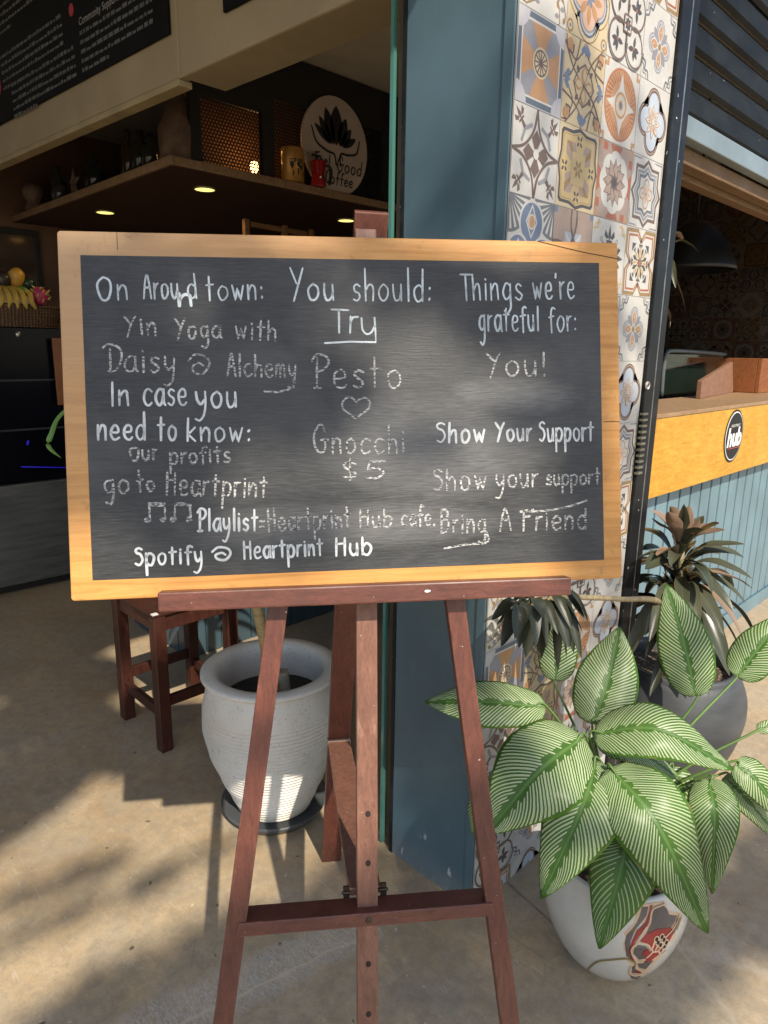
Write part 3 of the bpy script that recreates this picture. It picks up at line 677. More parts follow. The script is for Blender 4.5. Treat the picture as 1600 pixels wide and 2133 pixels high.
MB().box(.937,4.4,.306,.3215,0,.088).build('skirting',TEAL_LIT,ct,.003)
bd=MB()
def badge(r,dy,mi,cx=2.47,cz=1.262,asp=1.0): bd.prism([(cx+x,.249-dy,cz+y) for x,y in ell(0,0,r*.98,r*1.06,44)],(0,.0015,0),mi)
badge(.134,.002,0); badge(.124,.0035,1); badge(.118,.005,0)
text_into(bd,'hub',.135,(2.47,.2425,1.252),(1,0,0),(0,0,1),1,bold=.006,shear=.1)
text_into(bd,'HEARTPRINT',.022,(2.47,.2425,1.318),(1,0,0),(0,0,1),1)
bd.box(2.385,2.555,.2422,.2435,1.196,1.199,2)
bd.build('badge',[DARK,simple('badge_white',(.75,.74,.72),.4,.05),simple('badge_red',(.5,.08,.05),.4)],ct)
# things standing on and behind the counter
BOXW=wood('red_stained_box_wood',(.20,.062,.018),(.36,.13,.04),(1.5,8,6),.42,8)
b=MB(); b.prism([(2.77,.56,1.431),(2.765,.56,1.535),(3.62,.70,1.64),(3.70,.70,1.431)],(-.0,.03,0)); tag(b.build('sloping_panel',wood('faded_box_wood',(.22,.105,.06),(.33,.18,.115),(1.5,8,6),.5,8),None,.003),'faded brown wooden panel with a sloping top on the bar counter','panel')
b=MB(); b.box(3.74,4.7,.55,.58,1.431,1.665); b.box(3.74,3.77,.58,1.1,1.431,1.665); tag(b.build('wooden_box',BOXW,None,.004),'reddish brown wooden box at the right end of the bar counter','box')
gc=thing('display_case','low glass case with a rounded dark frame at the back of the counter','display case',(3.1,.9,1.43))
GL=None
def glass_mat(name,tint,rough=.02):
    m,t,p=newmat(name); out=t.nodes['Material Output']
    tr=N(t,'BsdfTransparent'); tr.inputs[0].default_value=c4(tint); gl=N(t,'BsdfGlossy'); gl.inputs['Roughness'].default_value=rough
    fr=N(t,'LayerWeight',Blend=.18); mx=N(t,'MixShader'); L(t,math_(t,'MULTIPLY',fr.outputs['Fresnel'],.7),mx.inputs[0]); L(t,tr.outputs[0],mx.inputs[1]); L(t,gl.outputs[0],mx.inputs[2]); L(t,mx.outputs[0],out.inputs[0])
    t.nodes.remove(p); return m
GLASS=glass_mat('clear_glass',(.93,.97,.95))
b=MB(); b.box(2.80,3.72,.80,.806,1.432,1.685); b.build('case_glass',GLASS,gc)
b=MB(); b.tube([(2.775,.80,1.432),(2.765,.80,1.6),(2.79,.80,1.69),(2.9,.80,1.705),(3.3,.80,1.70),(3.74,.80,1.688)],.013,8,sub=5); b.build('case_frame',simple('grey_green_trim',(.10,.115,.11),.35),gc)
b=MB(); b.box(2.83,3.7,.84,1.3,1.432,1.62); b.build('case_body',simple('dark_green_case',(.03,.05,.042),.3),gc,.01)
tag(MB().box(4.33,4.52,.60,.603,1.67,1.83).build('menu_card',simple('paper_white',(.8,.78,.75),.6,.03),None),'white card standing on the wooden box at the photo\'s right edge','card')
# tiled back wall and black dome lamp inside the bar
bw=MB()
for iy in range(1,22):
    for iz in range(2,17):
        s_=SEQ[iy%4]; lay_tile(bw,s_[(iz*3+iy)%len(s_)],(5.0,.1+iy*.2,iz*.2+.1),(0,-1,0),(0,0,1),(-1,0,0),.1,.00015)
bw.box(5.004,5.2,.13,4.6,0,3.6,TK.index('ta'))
tag(bw.build('tiled_back_wall',TM_SHADED,recalc=False),'wall of dark patterned tiles in the shade behind the bar','wall')
pl=thing('pendant_lamp','big black dome lamp hanging inside the bar','lamp',(3.13,.85,2.35))
MB().lathe([(.0,.28),(.05,.275),(.11,.24),(.2,.13),(.26,-.0),(.262,-.02),(.255,-.02),(.19,.12),(.1,.22),(0,.25)],(3.13,.85,2.22),40).build('lamp_shade',simple('matt_black',(.008,.008,.009),.45),pl)
MB().tube([(3.13,.85,2.5),(3.13,.85,3.3)],.006,6).build('cord',DARK,pl)
# ---------------------------------------------------------------- shop front: glass leaf, lintel with menu boards
gd=thing('glass_door','frameless glass door leaf seen edge on beside the teal pillar','door',(.3,.41,0))
m_,t_,p_=newmat('green_glass_edge'); p_.inputs['Base Color'].default_value=(.07,.2,.17,1); p_.inputs['Roughness'].default_value=.15; p_.inputs['Emission Strength'].default_value=0
MB().box(.0,.012,.402,.414,.01,2.67).build('glass_edge',m_,gd)
MB().box(.0125,.8,.4025,.4135,.01,2.67).build('pane',GLASS,gd)
MB().box(.014,.03,.372,.396,0,2.67).build('seal_strip',simple('brown_seal',(.06,.04,.02),.6),gd)
lt=thing('lintel','cream plastered beam over the shop opening carrying black menu boards','beam',(.13,2.5,2.68))
b=MB()
def lx(y): return .105-.06*y
b.hexa([(lx(.40),.40,2.68),(lx(.40)+.2,.40,2.68),(lx(1.56)+.2,1.56,2.68),(lx(1.56),1.56,2.68),(lx(.40),.40,3.7),(lx(.40)+.2,.40,3.7),(lx(1.56)+.2,1.56,3.7),(lx(1.56),1.56,3.7)])
b.hexa([(lx(1.56),1.56,2.68),(lx(1.56)+.05,1.56,2.68),(lx(6)+.05,6,2.68),(lx(6),6,2.68),(lx(1.56),1.56,3.7),(lx(1.56)+.05,1.56,3.7),(lx(6)+.05,6,3.7),(lx(6),6,3.7)])
b.build('plaster_face',CREAM,lt,.008)
b=MB(); b.hexa([(lx(1.565)-.004,1.565,2.655),(lx(1.565)+.055,1.565,2.655),(lx(6)+.055,6,2.655),(lx(6)-.004,6,2.655),(lx(1.565)-.004,1.565,2.679),(lx(1.565)+.055,1.565,2.679),(lx(6)+.055,6,2.679),(lx(6)-.004,6,2.679)])
b.build('lower_trim',simple('yellowed_trim',(.32,.25,.13),.6,.2,6),lt,.003)
MENU=simple('menu_black',(.006,.006,.006),.6,.2,5,spec=.12)
MGREY=simple('menu_grey_print',(.22,.21,.21),.6,.3,60)
MRED=simple('menu_red_print',(.32,.03,.04),.6)
ey_=V((-.06,1,0)).normalized(); rdir=-ey_; nml=V((-1,-.06,0)).normalized()
def mp(y,z,w=.0): return V((lx(y),y,z))+nml*w
def menu_board(name,label,y0,y1,z0,z1,blocks):
    th=thing(name,label,'menu board',mp((y0+y1)/2,z0,.01))
    b=MB(); b.hexa([mp(y0,z0,.002),mp(y0,z0,.014),mp(y1,z0,.014),mp(y1,z0,.002),mp(y0,z1,.002),mp(y0,z1,.014),mp(y1,z1,.014),mp(y1,z1,.002)]); b.build('panel',MENU,th,.002)
    rr=random.Random(3); PR=[MGREY,bpy.data.materials.get('menu_dim_print') or simple('menu_dim_print',(.10,.10,.10),.7)]
    for (y,z,ww,lines,head) in blocks:
        b=MB()
        if head: text_into(b,head,.042,mp(y,z,.0152),rdir,(0,0,1),0,'LEFT',bold=.0006); b.build('heading',PR,th,recalc=False); b=MB()
        for k in range(lines):
            # print too small to read: rows of short word-length dashes
            zz=z-.05-.036*k; yy=y; end=y-ww*(1 if k<lines-1 else rr.uniform(.2,.5))
            while yy>end:
                l_=rr.uniform(.014,.05); y2=max(end,yy-l_)
                h_=rr.choice((.010,.013,.016)); b.face([mp(yy,zz,.0152),mp(y2,zz,.0152),mp(y2,zz+h_,.0152),mp(yy,zz+h_,.0152)],1)
                yy=y2-.009
        b.build('lettering',PR,th,recalc=False)
    return th
t1=menu_board('menu_board','large black printed menu board on the cream beam, left of the two',1.60,3.36,2.835,3.9,
 [(2.30,3.055,.60,5,'Community Support'),(3.18,3.17,.72,5,''),(3.08,3.02,.72,5,''),(2.36,3.42,.6,6,''),(3.18,3.42,.72,5,'')])
b=MB(); b.prism([mp(2.36+x,3.12+z,.0152) for x,z in ell(0,0,.022,.025,14)],nml*.001,0); b.build('red_emblem',MRED,t1)
b=MB()
b.prism([mp(3.24+x,3.0+z,.0152) for x,z in rota(petal(.11,.03,-.05),1.9)],nml*.001,0); b.build('red_emblem',MRED,t1)
menu_board('menu_board','black menu board at the top of the photo, right of the larger one',.62,1.255,2.81,3.9,[(1.2,3.4,.5,6,'')])
# ---------------------------------------------------------------- café interior shell
ins=thing('cafe_room','dim brown café room with a pale ceiling behind the shop front','room',(2.5,3,0))
b=MB(); b.box(.06,4.99,.43,5.3,3.26,3.34); b.build('ceiling',CREAM2,ins)
b=MB(); b.box(.075,4.99,4.72,4.8,0,3.255); b.build('back_wall',BROWNWALL,ins)
b=MB(); b.box(-2.6,.07,4.72,4.8,0,3.255); b.build('pale_wall',simple('grey_green_wall',(.30,.30,.25),.7),ins)
b=MB(); b.box(.81,4.99,.80,.86,0,1.40); b.box(2.4,2.46,.87,4.71,0,3.255); b.build('partition',DARK,ins)
b=MB(); b.box(-2.6,4.99,.43,5.3,3.62,3.7); b.build('roof',DARK,ins)
b=MB(); b.box(-2.66,-2.6,2.5,4.8,0,3.255); b.build('side_wall',BROWNWALL,ins)
pf=thing('picture_frame','dark framed mirror on the brown wall above the fruit basket','picture frame',(.33,4.7,2.2))
b=MB(); b.box(.18,.52,4.68,4.715,1.95,1.99); b.box(.18,.52,4.68,4.715,2.48,2.52); b.box(.18,.215,4.68,4.715,1.99,2.48); b.box(.485,.52,4.68,4.715,1.99,2.48); b.build('frame',DARK,pf,.004)
mm=simple('mirror_glass',(.18,.12,.09),.12,.2,4,metal=.8); MB().box(.215,.485,4.695,4.71,1.99,2.48).build('mirror',mm,pf)
# hanging timber canopy with downlights
cp=thing('canopy_shelf','dark timber canopy with a rough front edge and three round downlights','canopy',(1.2,3.2,2.58))
EDGE=wood('rough_edge_wood',(.16,.09,.045),(.34,.22,.12),(6,6,3),.7,14,bumps=.5)
UND=simple('dark_stained_boards',(.055,.026,.015),.5,.3,4,stretch=(1,8,8))
b=MB(); b.box(.372,2.39,2.315,4.71,2.565,2.60); b.build('boards',UND,cp)
b=MB(); b.box(.35,.372,2.293,4.71,2.562,2.604); b.box(.3725,2.39,2.293,2.3145,2.562,2.604); b.build('front_edge',EDGE,cp,.004)
for x,y in ((.755,2.67),(.66,3.80),(1.93,2.79)):
    o=MB(); o.lathe([(.062,.0),(.066,-.006),(.056,-.006)],(x,y,2.5645),28); o=o.build('downlight',simple('chrome_trim',(.5,.45,.3),.3,metal=.8),cp)
    MB().lathe([(0,-.0035),(.0555,-.0035)],(x,y,2.5645),28).build('bulb_disc',emis('warm_downlight',(1.,.83,.23),1.35),o)
    ld=bpy.data.lights.new('downlight_beam','SPOT'); ld.energy=5; ld.color=(1,.75,.35); ld.spot_size=2.2; ld.shadow_soft_size=.04
    lo=bpy.data.objects.new('downlight_beam',ld); COL.objects.link(lo); lo.location=(x,y,2.55)
# perforated metal screen on the canopy, lamp behind it
def perf_mat():
    m,t,p=newmat('perforated_metal'); out=t.nodes['Material Output']
    v=coords(t); sx=N(t,'SeparateXYZ'); L(t,v,sx.inputs[0]); s_=.0195
    ix=math_(t,'DIVIDE',sx.outputs[0],s_); iz=math_(t,'DIVIDE',sx.outputs[2],s_*.866)
    row=math_(t,'FLOOR',iz); odd=math_(t,'MULTIPLY',math_(t,'MODULO',row,2.),.5)
    fx=math_(t,'SUBTRACT',math_(t,'FRACT',math_(t,'ADD',ix,odd)),.5); fz=math_(t,'MULTIPLY',math_(t,'SUBTRACT',math_(t,'FRACT',iz),.5),.866)
    r=math_(t,'SQRT',math_(t,'ADD',math_(t,'MULTIPLY',fx,fx),math_(t,'MULTIPLY',fz,fz)))
    tr=N(t,'BsdfTransparent'); mx=N(t,'MixShader'); L(t,math_(t,'LESS_THAN',r,.30),mx.inputs[0]); L(t,p.outputs[0],mx.inputs[1]); L(t,tr.outputs[0],mx.inputs[2]); L(t,mx.outputs[0],out.inputs[0])
    p.inputs['Base Color'].default_value=(.010,.009,.008,1); p.inputs['Roughness'].default_value=.5; return m
ps=thing('perforated_screen','black perforated metal screen in a frame on the canopy, lamp glowing behind','screen',(1.4,2.36,2.605))
b=MB()
for x0,x1 in ((.50,.56),(.935,1.015),(1.86,1.92)): b.box(x0,x1,2.35,2.38,2.606,3.25)
b.box(.56,.935,2.352,2.378,2.93,3.25); b.box(1.015,1.86,2.352,2.378,3.02,3.25)
b.box(1.92,2.38,2.352,2.378,2.606,3.25)
b.build('screen_frame',DARK,ps)
PERF=perf_mat()
b=MB(); b.face([(.56,2.365,2.606),(.935,2.365,2.606),(.935,2.365,2.93),(.56,2.365,2.93)]); b.face([(1.015,2.365,2.606),(1.86,2.365,2.606),(1.86,2.365,3.02),(1.015,2.365,3.02)]); b.build('perforated_sheet',PERF,ps)
tl=thing('table_lamp','small warm lamp glowing behind the perforated screen','lamp',(1.02,2.56,2.605))
b=MB(); b.lathe([(.05,0),(.05,.012),(.012,.02),(.012,.06),(.02,.07)],(1.02,2.56,2.604),16); b.build('lamp_base',DARK,tl)
b=MB(); b.lathe([(0,.135),(.016,.13),(.024,.11),(.02,.085),(.014,.07)],(1.02,2.56,2.604),16); b.build('bulb',emis('warm_bulb',(1,.55,.16),14),tl)
ld=bpy.data.lights.new('bulb_light','POINT'); ld.energy=.7; ld.color=(1,.5,.18); ld.shadow_soft_size=.03; lo=bpy.data.objects.new('bulb_light',ld); COL.objects.link(lo); lo.location=(1.02,2.52,2.80)
tag(MB().box(.58,1.5,2.70,2.74,2.604,3.2).build('plywood_back',simple('brown_back_board',(.2,.1,.05),.7,.3,4),None),'brown board standing behind the perforated screen','board')
# oval sign with a lotus
sg=thing('oval_sign','large pale oval wooden sign with a dark lotus drawing and lettering','sign',(1.44,2.33,2.6))
SG=simple('pale_sign_wood',(.46,.38,.31),.6,.1,6); SGI=simple('dark_sign_paint',(.014,.012,.016),.5)
sc=(1.442,2.855); 
b=MB(); b.prism([(sc[0]+x,2.325,sc[1]+z) for x,z in ell(0,0,.252,.268,56)],(0,.02,0)); b.build('board',SG,sg,.003)
b=MB()
def sp(x,z,y=2.3235): return (sc[0]+x,y,sc[1]+z)
for a,l_,w_,ox in ((90,.215,.047,0),(108,.20,.035,-.02),(72,.17,.033,.025),(125,.165,.026,-.035),(55,.135,.026,.04),(143,.15,.02,-.045),(33,.12,.02,.055)):
    b.face([sp(x+ox-.0,z+.005) for x,z in rota(petal(l_,w_,0,0,.75),math.radians(a))])
for k,P in enumerate(([(-.185,.075),(-.15,.0),(-.07,-.035),(-.015,-.045),(.0,-.1)],[(.185,.06),(.16,-.01),(.09,-.03),(.035,-.035),(.03,-.1)])):
    b.ribbon([sp(x,z) for x,z in curve(P,6)],lambda u:.014*(1-.5*abs(u-.5)),(0,-1,0))
def script(b,txt,x,z,s_,pt,nrm,wd,sl=.15):
    put_word(b,txt,lambda u,v_:pt(x+u*s_+sl*v_*s_,z+v_*s_),None,wd,nrm)
SIGN_WORDS=[('Feel',-.17,-.115,.030),('Good',.005,-.13,.042),('Coffee',-.085,-.205,.034)]
LOTUS=b
# ---------------------------------------------------------------- handwriting: single-stroke letters
# y: 0 base line, 1 top of small letters, 2 top of capitals, -1 bottom of tails; '~' marks a rounded stroke
GLY={'a':(1.0,'~.75,.85 .4,1 .08,.7 .05,.3 .3,0 .6,.15 .75,.6|.76,1 .76,.2 .88,0'),'b':(1.,'0,2 0,0|~0,.7 .35,1 .7,.8 .75,.4 .5,.02 .2,0 0,.2'),
'c':(.95,'~.75,.85 .45,1 .12,.8 .02,.4 .2,.05 .5,0 .75,.15'),'d':(1.,'~.7,.8 .4,1 .1,.75 .05,.3 .3,0 .6,.15 .72,.5|.74,2 .72,0'),
'e':(.95,'~.05,.5 .62,.55 .65,.85 .4,1 .1,.8 .03,.4 .2,.05 .5,0 .75,.15'),'f':(.8,'~.72,1.85 .5,2 .32,1.8 .28,1.2 .28,-.1|0,.95 .6,1.0'),
'g':(1.,'~.7,.85 .4,1 .1,.75 .07,.35 .3,.05 .6,.2 .7,.5|~.72,1 .73,.2 .68,-.6 .4,-1 .1,-.8'),'h':(.9,'0,2 0,0|~0,.5 .3,.95 .55,.9 .62,.6 .63,0'),
'i':(.4,'.1,1 .1,0|.1,1.42 .1,1.5'),'k':(.85,'0,2 0,0|.55,1 0,.45 .6,0'),'l':(.4,'.1,2 .1,0'),
'm':(1.2,'0,1 0,0|~0,.5 .2,.95 .4,.9 .45,.5 .45,0|~.45,.5 .65,.95 .85,.9 .9,.5 .9,0'),'n':(.9,'0,1 0,0|~0,.5 .3,.95 .55,.9 .62,.6 .63,0'),
'o':(1.,'~.4,1 .1,.8 .03,.45 .2,.05 .5,.02 .75,.35 .7,.8 .4,1'),'p':(1.,'0,1 0,-1|~0,.7 .35,1 .7,.8 .72,.4 .5,.02 .2,0 0,.25'),
'r':(.65,'0,1 0,0|~0,.55 .2,.9 .48,1'),'s':(.85,'~.6,.85 .35,1 .1,.8 .2,.58 .5,.42 .6,.2 .35,0 .05,.1'),'t':(.85,'.3,1.85 .3,0|0,1.05 .65,1.1'),
'u':(.95,'~0,1 .02,.4 .2,0 .5,.1 .62,.5|.64,1 .66,0'),'w':(1.2,'0,1 .25,0 .45,.8 .7,0 .95,1'),'y':(.95,'~0,1 .05,.45 .3,.15 .6,.45|~.68,1 .66,.2 .5,-.6 .2,-1 -.1,-.9'),
'A':(1.05,'0,0 .38,2 .48,2 .85,0|.15,.75 .75,.75'),'B':(1.,'0,2 0,0|~0,1.95 .5,2 .65,1.6 .4,1.1 .05,1.05|~.05,1.05 .6,.95 .75,.5 .5,.05 0,0'),
'C':(1.,'~.85,1.6 .5,2 .1,1.5 .02,.7 .25,.05 .6,0 .9,.35'),'D':(1.3,'~.0,1.7 .3,2 .8,1.95 1.2,1.5 1.2,.7 .85,.1 .3,0|.5,1.6 .5,0'),'F':(1.2,'.3,0 .3,1.8|0,1.85 1.1,2.1|.3,1.05 .85,1.1'),
'G':(1.25,'~.85,1.5 .6,2 .2,1.7 0,1 .15,.3 .5,0 .85,.25 .85,.95|.5,.95 1.1,.95'),'H':(1.05,'0,2 0,0|.75,2 .75,0|0,1 .75,1.05'),'I':(.45,'.1,2 .1,0'),
'O':(1.25,'~.5,2 .1,1.5 .02,.8 .3,.05 .7,.05 1,.8 .9,1.6 .5,2'),'P':(1.1,'.3,1.8 .3,0|.1,0 .55,0|~0,1.6 .35,2 .85,1.9 1.,1.5 .75,1.05 .3,.9'),
'S':(1.,'~.75,1.75 .45,2 .1,1.7 .2,1.2 .6,.9 .75,.45 .45,.02 .05,.15'),'T':(.95,'0,2 1,2|.45,2 .45,0'),'Y':(1.05,'0,2 .45,1|.9,2 .2,-.1'),
':':(.5,'.1,.75 .12,.85|.1,.1 .12,.2'),'=':(.6,'0,.8 .5,.85|0,.3 .5,.35'),'.':(.4,'.1,0 .14,.08'),'!':(.4,'.1,2 .1,.6|.1,.0 .14,.08'),"'":(.35,'.12,2 .1,1.5'),
'@':(1.,'~.0,.7 .3,1 .75,.9 .9,.5 .6,.05 .25,.15 .2,.45 .45,.6 .65,.42'),'N':(1.,'~.2,.12 .08,.2 0,.08 .12,0 .22,.1 .22,.2|.22,.1 .2,1|~.9,.12 .78,.2 .7,.08 .82,0 .92,.1 .92,.2|.92,.1 .9,.96|.2,1 .9,.96|.2,.9 .9,.87'),
'$':(.95,'~.75,1.6 .45,1.8 .1,1.55 .2,1.15 .6,.85 .75,.45 .45,.1 .05,.3|.42,2.1 .42,-.1'),'5':(.9,'.18,1.9 .95,2|.18,1.9 .12,1.1|~.12,1.1 .5,1.22 .8,.7 .5,.05 .05,.15')}
def put_word(b,txt,pt,cap,wd,nrm,jit=0,rr=None,mi=0):
    """pt(u,v) maps letter space (v in x-heights) to the surface"""
    x=0
    for ch in txt:
        adv,g=GLY[ch]
        for s_ in g.split('|'):
            sm=s_[0]=='~'; P=[tuple(map(float,q.split(','))) for q in s_.lstrip('~').split(' ')]
            if rr: P=[(u+rr.uniform(-jit,jit),v_+rr.uniform(-jit,jit)) for u,v_ in P]
            Q=[(q.x,q.y) for q in catmull([(u,v_,0) for u,v_ in P],6)] if sm else [(P[i][0]+(P[i+1][0]-P[i][0])*k/4,P[i][1]+(P[i+1][1]-P[i][1])*k/4) for i in range(len(P)-1) for k in range(4)]+[P[-1]]
            def yy(v_):
                if cap is None: return v_*(1 if v_<=1 else 1)
                return v_*.85 if v_<0 else (v_ if v_<=1 else 1+(v_-1)*(cap-1))
            f=rr.uniform(.85,1.15) if rr else 1
            b.ribbon([pt(x+u,yy(v_)) for u,v_ in Q],lambda u:wd*f*(1-.18*abs(2*u-1)),nrm,mi)
        x+=adv+.18 if ch!=' ' else .7
    return x
def word_len(txt): return sum(GLY[c][0]+.18 for c in txt)-.18-.1
for txt,x,z,s_ in SIGN_WORDS: script(LOTUS,txt,x,z,s_,sp,(0,-1,0),.0095)
LOTUS.build('lotus_and_lettering',SGI,sg,recalc=False)
# ---------------------------------------------------------------- easel
O=V((-.628,-.147,1.576)); EX=V((.798,-.603,.012)).normalized(); EY=V((.113,.169,.979)); EY=(EY-EX*EY.dot(EX)).normalized(); EN=EX.cross(EY)
def bp(u,v_,w_=0.): return O+EX*u+EY*v_+EN*w_
MAH=[wood('mahogany_'+n_,(.076,.023,.015),(.178,.055,.034),s_,.42,9,worn=(.33,.17,.12),worn_thr=.66,bumps=.25,specks=(.55,.5,.44),speck_thr=.755,edge=(.30,.15,.11)) for n_,s_ in (('upright',(9,9,1.2)),('cross',(1.6,2.2,9)))]
MAHL=wood('worn_mahogany',(.13,.055,.035),(.28,.13,.085),(9,9,1.2),.5,9,worn=(.38,.23,.16),worn_thr=.6,bumps=.25,specks=(.55,.5,.44),speck_thr=.765,edge=(.38,.22,.15))
es=thing('easel','reddish brown wooden display easel with three front uprights holding the chalkboard','easel',(-.55,.0,0))
fv=-O.z/EY.z
def upright(u0,v0,u1,v1,wd,w0,w1,mat,name):
    """from (u0,v0) at the top down to (u1,v1), front face at w0"""
    d=(V((u1,v1))-V((u0,v0))).normalized(); s_=V((-d.y,d.x))*wd/2
    q=lambda w_:[bp(u0-s_.x,v0-s_.y,w_),bp(u0+s_.x,v0+s_.y,w_),bp(u1+s_.x,v1+s_.y,w_),bp(u1-s_.x,v1-s_.y,w_)]
    b=MB(); b.hexa(q(w1)+q(w0)); return b.build(name,mat,es,.0025)
def lin(a,b_,v_): return a[0]+(b_[0]-a[0])*(v_-a[1])/(b_[1]-a[1])
vb=fv+.004
la,lb_=(-.1505,-.354),(-.270,-1.104); ra,rb=(.181,-.355),(.271,-1.171)
upright(lin(la,lb_,.20),.20,lin(la,lb_,vb),vb,.036,-.018,-.042,MAH[0],'leg')
upright(lin(ra,rb,.20),.20,lin(ra,rb,vb),vb,.036,-.018,-.042,MAH[0],'leg')
ma,mb_=(.0145,-.352),(-.0035,-1.15)
ms=upright(lin(ma,mb_,.344),.344,lin(ma,mb_,vb),vb,.0395,-.035,-.060,MAHL,'mast')
hb=[-.746,-.840,-1.034,-1.131,-.60 if False else -1.24]
HOLE=simple('drilled_hole',(.02,.01,.008),.8)
for v_ in hb:
    c_=bp(lin(ma,mb_,v_)+.001,v_,-.0346)
    b=MB(); b.prism([c_+EX*x+EY*y for x,y in ell(0,0,.0052,.006,14)],EN*-.006); b.build('peg_hole',HOLE,ms)
# ledge
b=MB(); q=lambda w_,t_:[bp(-.3495,-.3365,w_),bp(.3865,-.339,w_),bp(.3875,t_-.003,w_),bp(-.35,t_,w_)]
b.hexa(q(-.0175,-.303)+q(.030,-.303)); b.build('ledge',MAH[1],es,.003)
b=MB(); b.prism([bp(.118+x,-.3195+y,.0302) for x,y in ((-.006,-.001),(-.002,-.003),(.004,-.002),(.006,.001),(.001,.002),(-.004,.002))],EN*.0006); b.build('chip_mark',simple('silver_scrape',(.6,.6,.6),.4),es)
# crossbar between the legs
b=MB(); b.hexa([bp(-.243,-.9445,-.07),bp(.2425,-.9545,-.07),bp(.2425,-.9545,-.015),bp(-.243,-.9445,-.015),bp(-.2365,-.9185,-.07),bp(.2405,-.9285,-.07),bp(.2405,-.9285,-.015),bp(-.2365,-.9185,-.015)]); cb=b.build('crossbar',MAH[1],es,.0025)
BR=simple('dark_brass',(.06,.045,.03),.4,.3,30,metal=.7)
b=MB(); c_=bp(.001,-.9365,-.0146); b.lathe([(0,.002),(.004,.002),(.0062,.0)],(0,0,0),16); 
for v_ in b.b.verts: v_.co=c_+EX*v_.co.x+EY*v_.co.y+EN*v_.co.z
b.build('screw',BR,cb)
# back leg and folding spreader
bt=V((-.512,-.06,1.942)); bf=V((-.174,.471,0))
b=MB(); b.bar(bt,bf,EX,.064,.022); b.build('back_leg',MAH[0],es,.0025)
k=.292; pt_=bf+(bt-bf)*k; ax=(bt-bf).normalized()
pn=EX.cross(ax).normalized(); pn=pn if pn.dot(EN)>0 else -pn
p0=pt_+pn*.014; p1=V((-.690,-.247,.668))
b=MB(); b.bar(p0,p1,EX,.064,.016); b.build('spreader',MAHL,es,.002)
b=MB(); b.bar(p0+EX*-.034+V((0,0,.006)),p0+EX*.034+V((0,0,.006)),(0,0,1),.016,.02); b.build('spreader_end',wood('pale_end_grain',(.30,.19,.12),(.45,.31,.21),(4,4,4),.6),es,.002)
for s_ in (-1,1):
    b=MB(); h_=p1+EX*s_*.036+EN*.0
    b.frame(h_,EX,EY,EN,-.006,.006,-.026,.012,-.004,.003); b.tube([h_+EX*-.009+EY*.002+EN*.004,h_+EX*.009+EY*.002+EN*.004],.003,8); b.build('hinge',BR,es,.0006)
b=MB(); c_=bp(.055,.327,-.062); b.lathe([(0,.012),(.012,.01),(.016,0),(.012,-.01),(0,-.012)],c_,16); b.build('knob',simple('dark_green_knob',(.012,.03,.028),.35),es)
# ---------------------------------------------------------------- chalkboard
bdm=thing('chalkboard','large dark chalkboard with an orange wooden border and handwritten café notes','chalkboard',bp(0,-.303,0))
def frame_mat():
    m,t,p=newmat('plywood_border'); v=coords(t)
    # board-aligned coordinates from the object position: u along the board, w up it
    def dotv(ax):
        n_=N(t,'VectorMath',_operation='DOT_PRODUCT'); L(t,v,n_.inputs[0]); n_.inputs[1].default_value=ax; return n_.outputs['Value']
    cb_=N(t,'CombineXYZ'); L(t,math_(t,'MULTIPLY',dotv(EX),1.5),cb_.inputs[0]); L(t,math_(t,'MULTIPLY',dotv(EY),30.),cb_.inputs[1])
    g=noise(t,cb_.outputs[0],2.2,9,.68,.9); g2=noise(t,cb_.outputs[0],14,4,.7)
    c=ramp(t,g,[(.26,(.40,.17,.04)),(.45,(.57,.262,.063)),(.6,(.65,.32,.088)),(.78,(.70,.40,.13))])
    c=mixc(t,ramp(t,g2,[(.5,0.),(.72,.4)]),c,(.36,.18,.06))
    # shade painted in: the border's colour dulls towards the top left corner
    wx=math_(t,'ADD',math_(t,'MULTIPLY',dotv(EX),-1.),math_(t,'MULTIPLY',dotv(EY),1.1))
    wx=math_(t,'SUBTRACT',wx,dotv_off)
    n3=noise(t,v,7,5,.6)
    f=math_(t,'MULTIPLY',ramp(t,math_(t,'ADD',wx,math_(t,'MULTIPLY',n3,.35)),[(.35,0.),(.95,.8)]),1.)
    c=mixc(t,f,c,(.42,.29,.17))
    c=mixc(t,ramp(t,noise(t,v,26,6,.75),[(.58,0.),(.72,.6)]),c,(.22,.12,.05))
    L(t,c,p.inputs['Base Color']); p.inputs['Roughness'].default_value=.42; p.inputs['Specular IOR Level'].default_value=.4
    bump(t,p,mixc(t,.5,g2,noise(t,v,30,6,.7)),.22,.0012); return m
dotv_off=O.dot(EX)*-1+O.dot(EY)*1.1
FRM=frame_mat()
def rrect(x0,x1,y0,y1,r,n_=6):
    P=[]
    for cx,cy,a in ((x1-r,y1-r,0),(x0+r,y1-r,90),(x0+r,y0+r,180),(x1-r,y0+r,270)):
        P+=[(cx+r*math.cos(math.radians(a+90*k/n_)),cy+r*math.sin(math.radians(a+90*k/n_))) for k in range(n_+1)]
    return P
b=MB(); b.prism([bp(u,v_,-.0165) for u,v_ in rrect(-.5,.5,-.3155,.3155,.006)],EN*.0165); fr=b.build('wooden_border',FRM,bdm,.0025)
b=MB()
b.ribbon([bp(u,v_,.0003) for u,v_ in [(.345,.3145),(.38,.307),(.43,.2965),(.5,.285)]],lambda u:.0016,EN)
b.ribbon([bp(u,v_,.0003) for u,v_ in [(.468,-.019),(.484,-.0185),(.4995,-.0195)]],lambda u:.0012,EN)
b.ribbon([bp(u,v_,.0003) for u,v_ in [(-.402,.3145),(-.4018,.285)]],lambda u:.0009,EN)
b.build('crack',simple('crack_shadow',(.05,.025,.012),.9),fr)
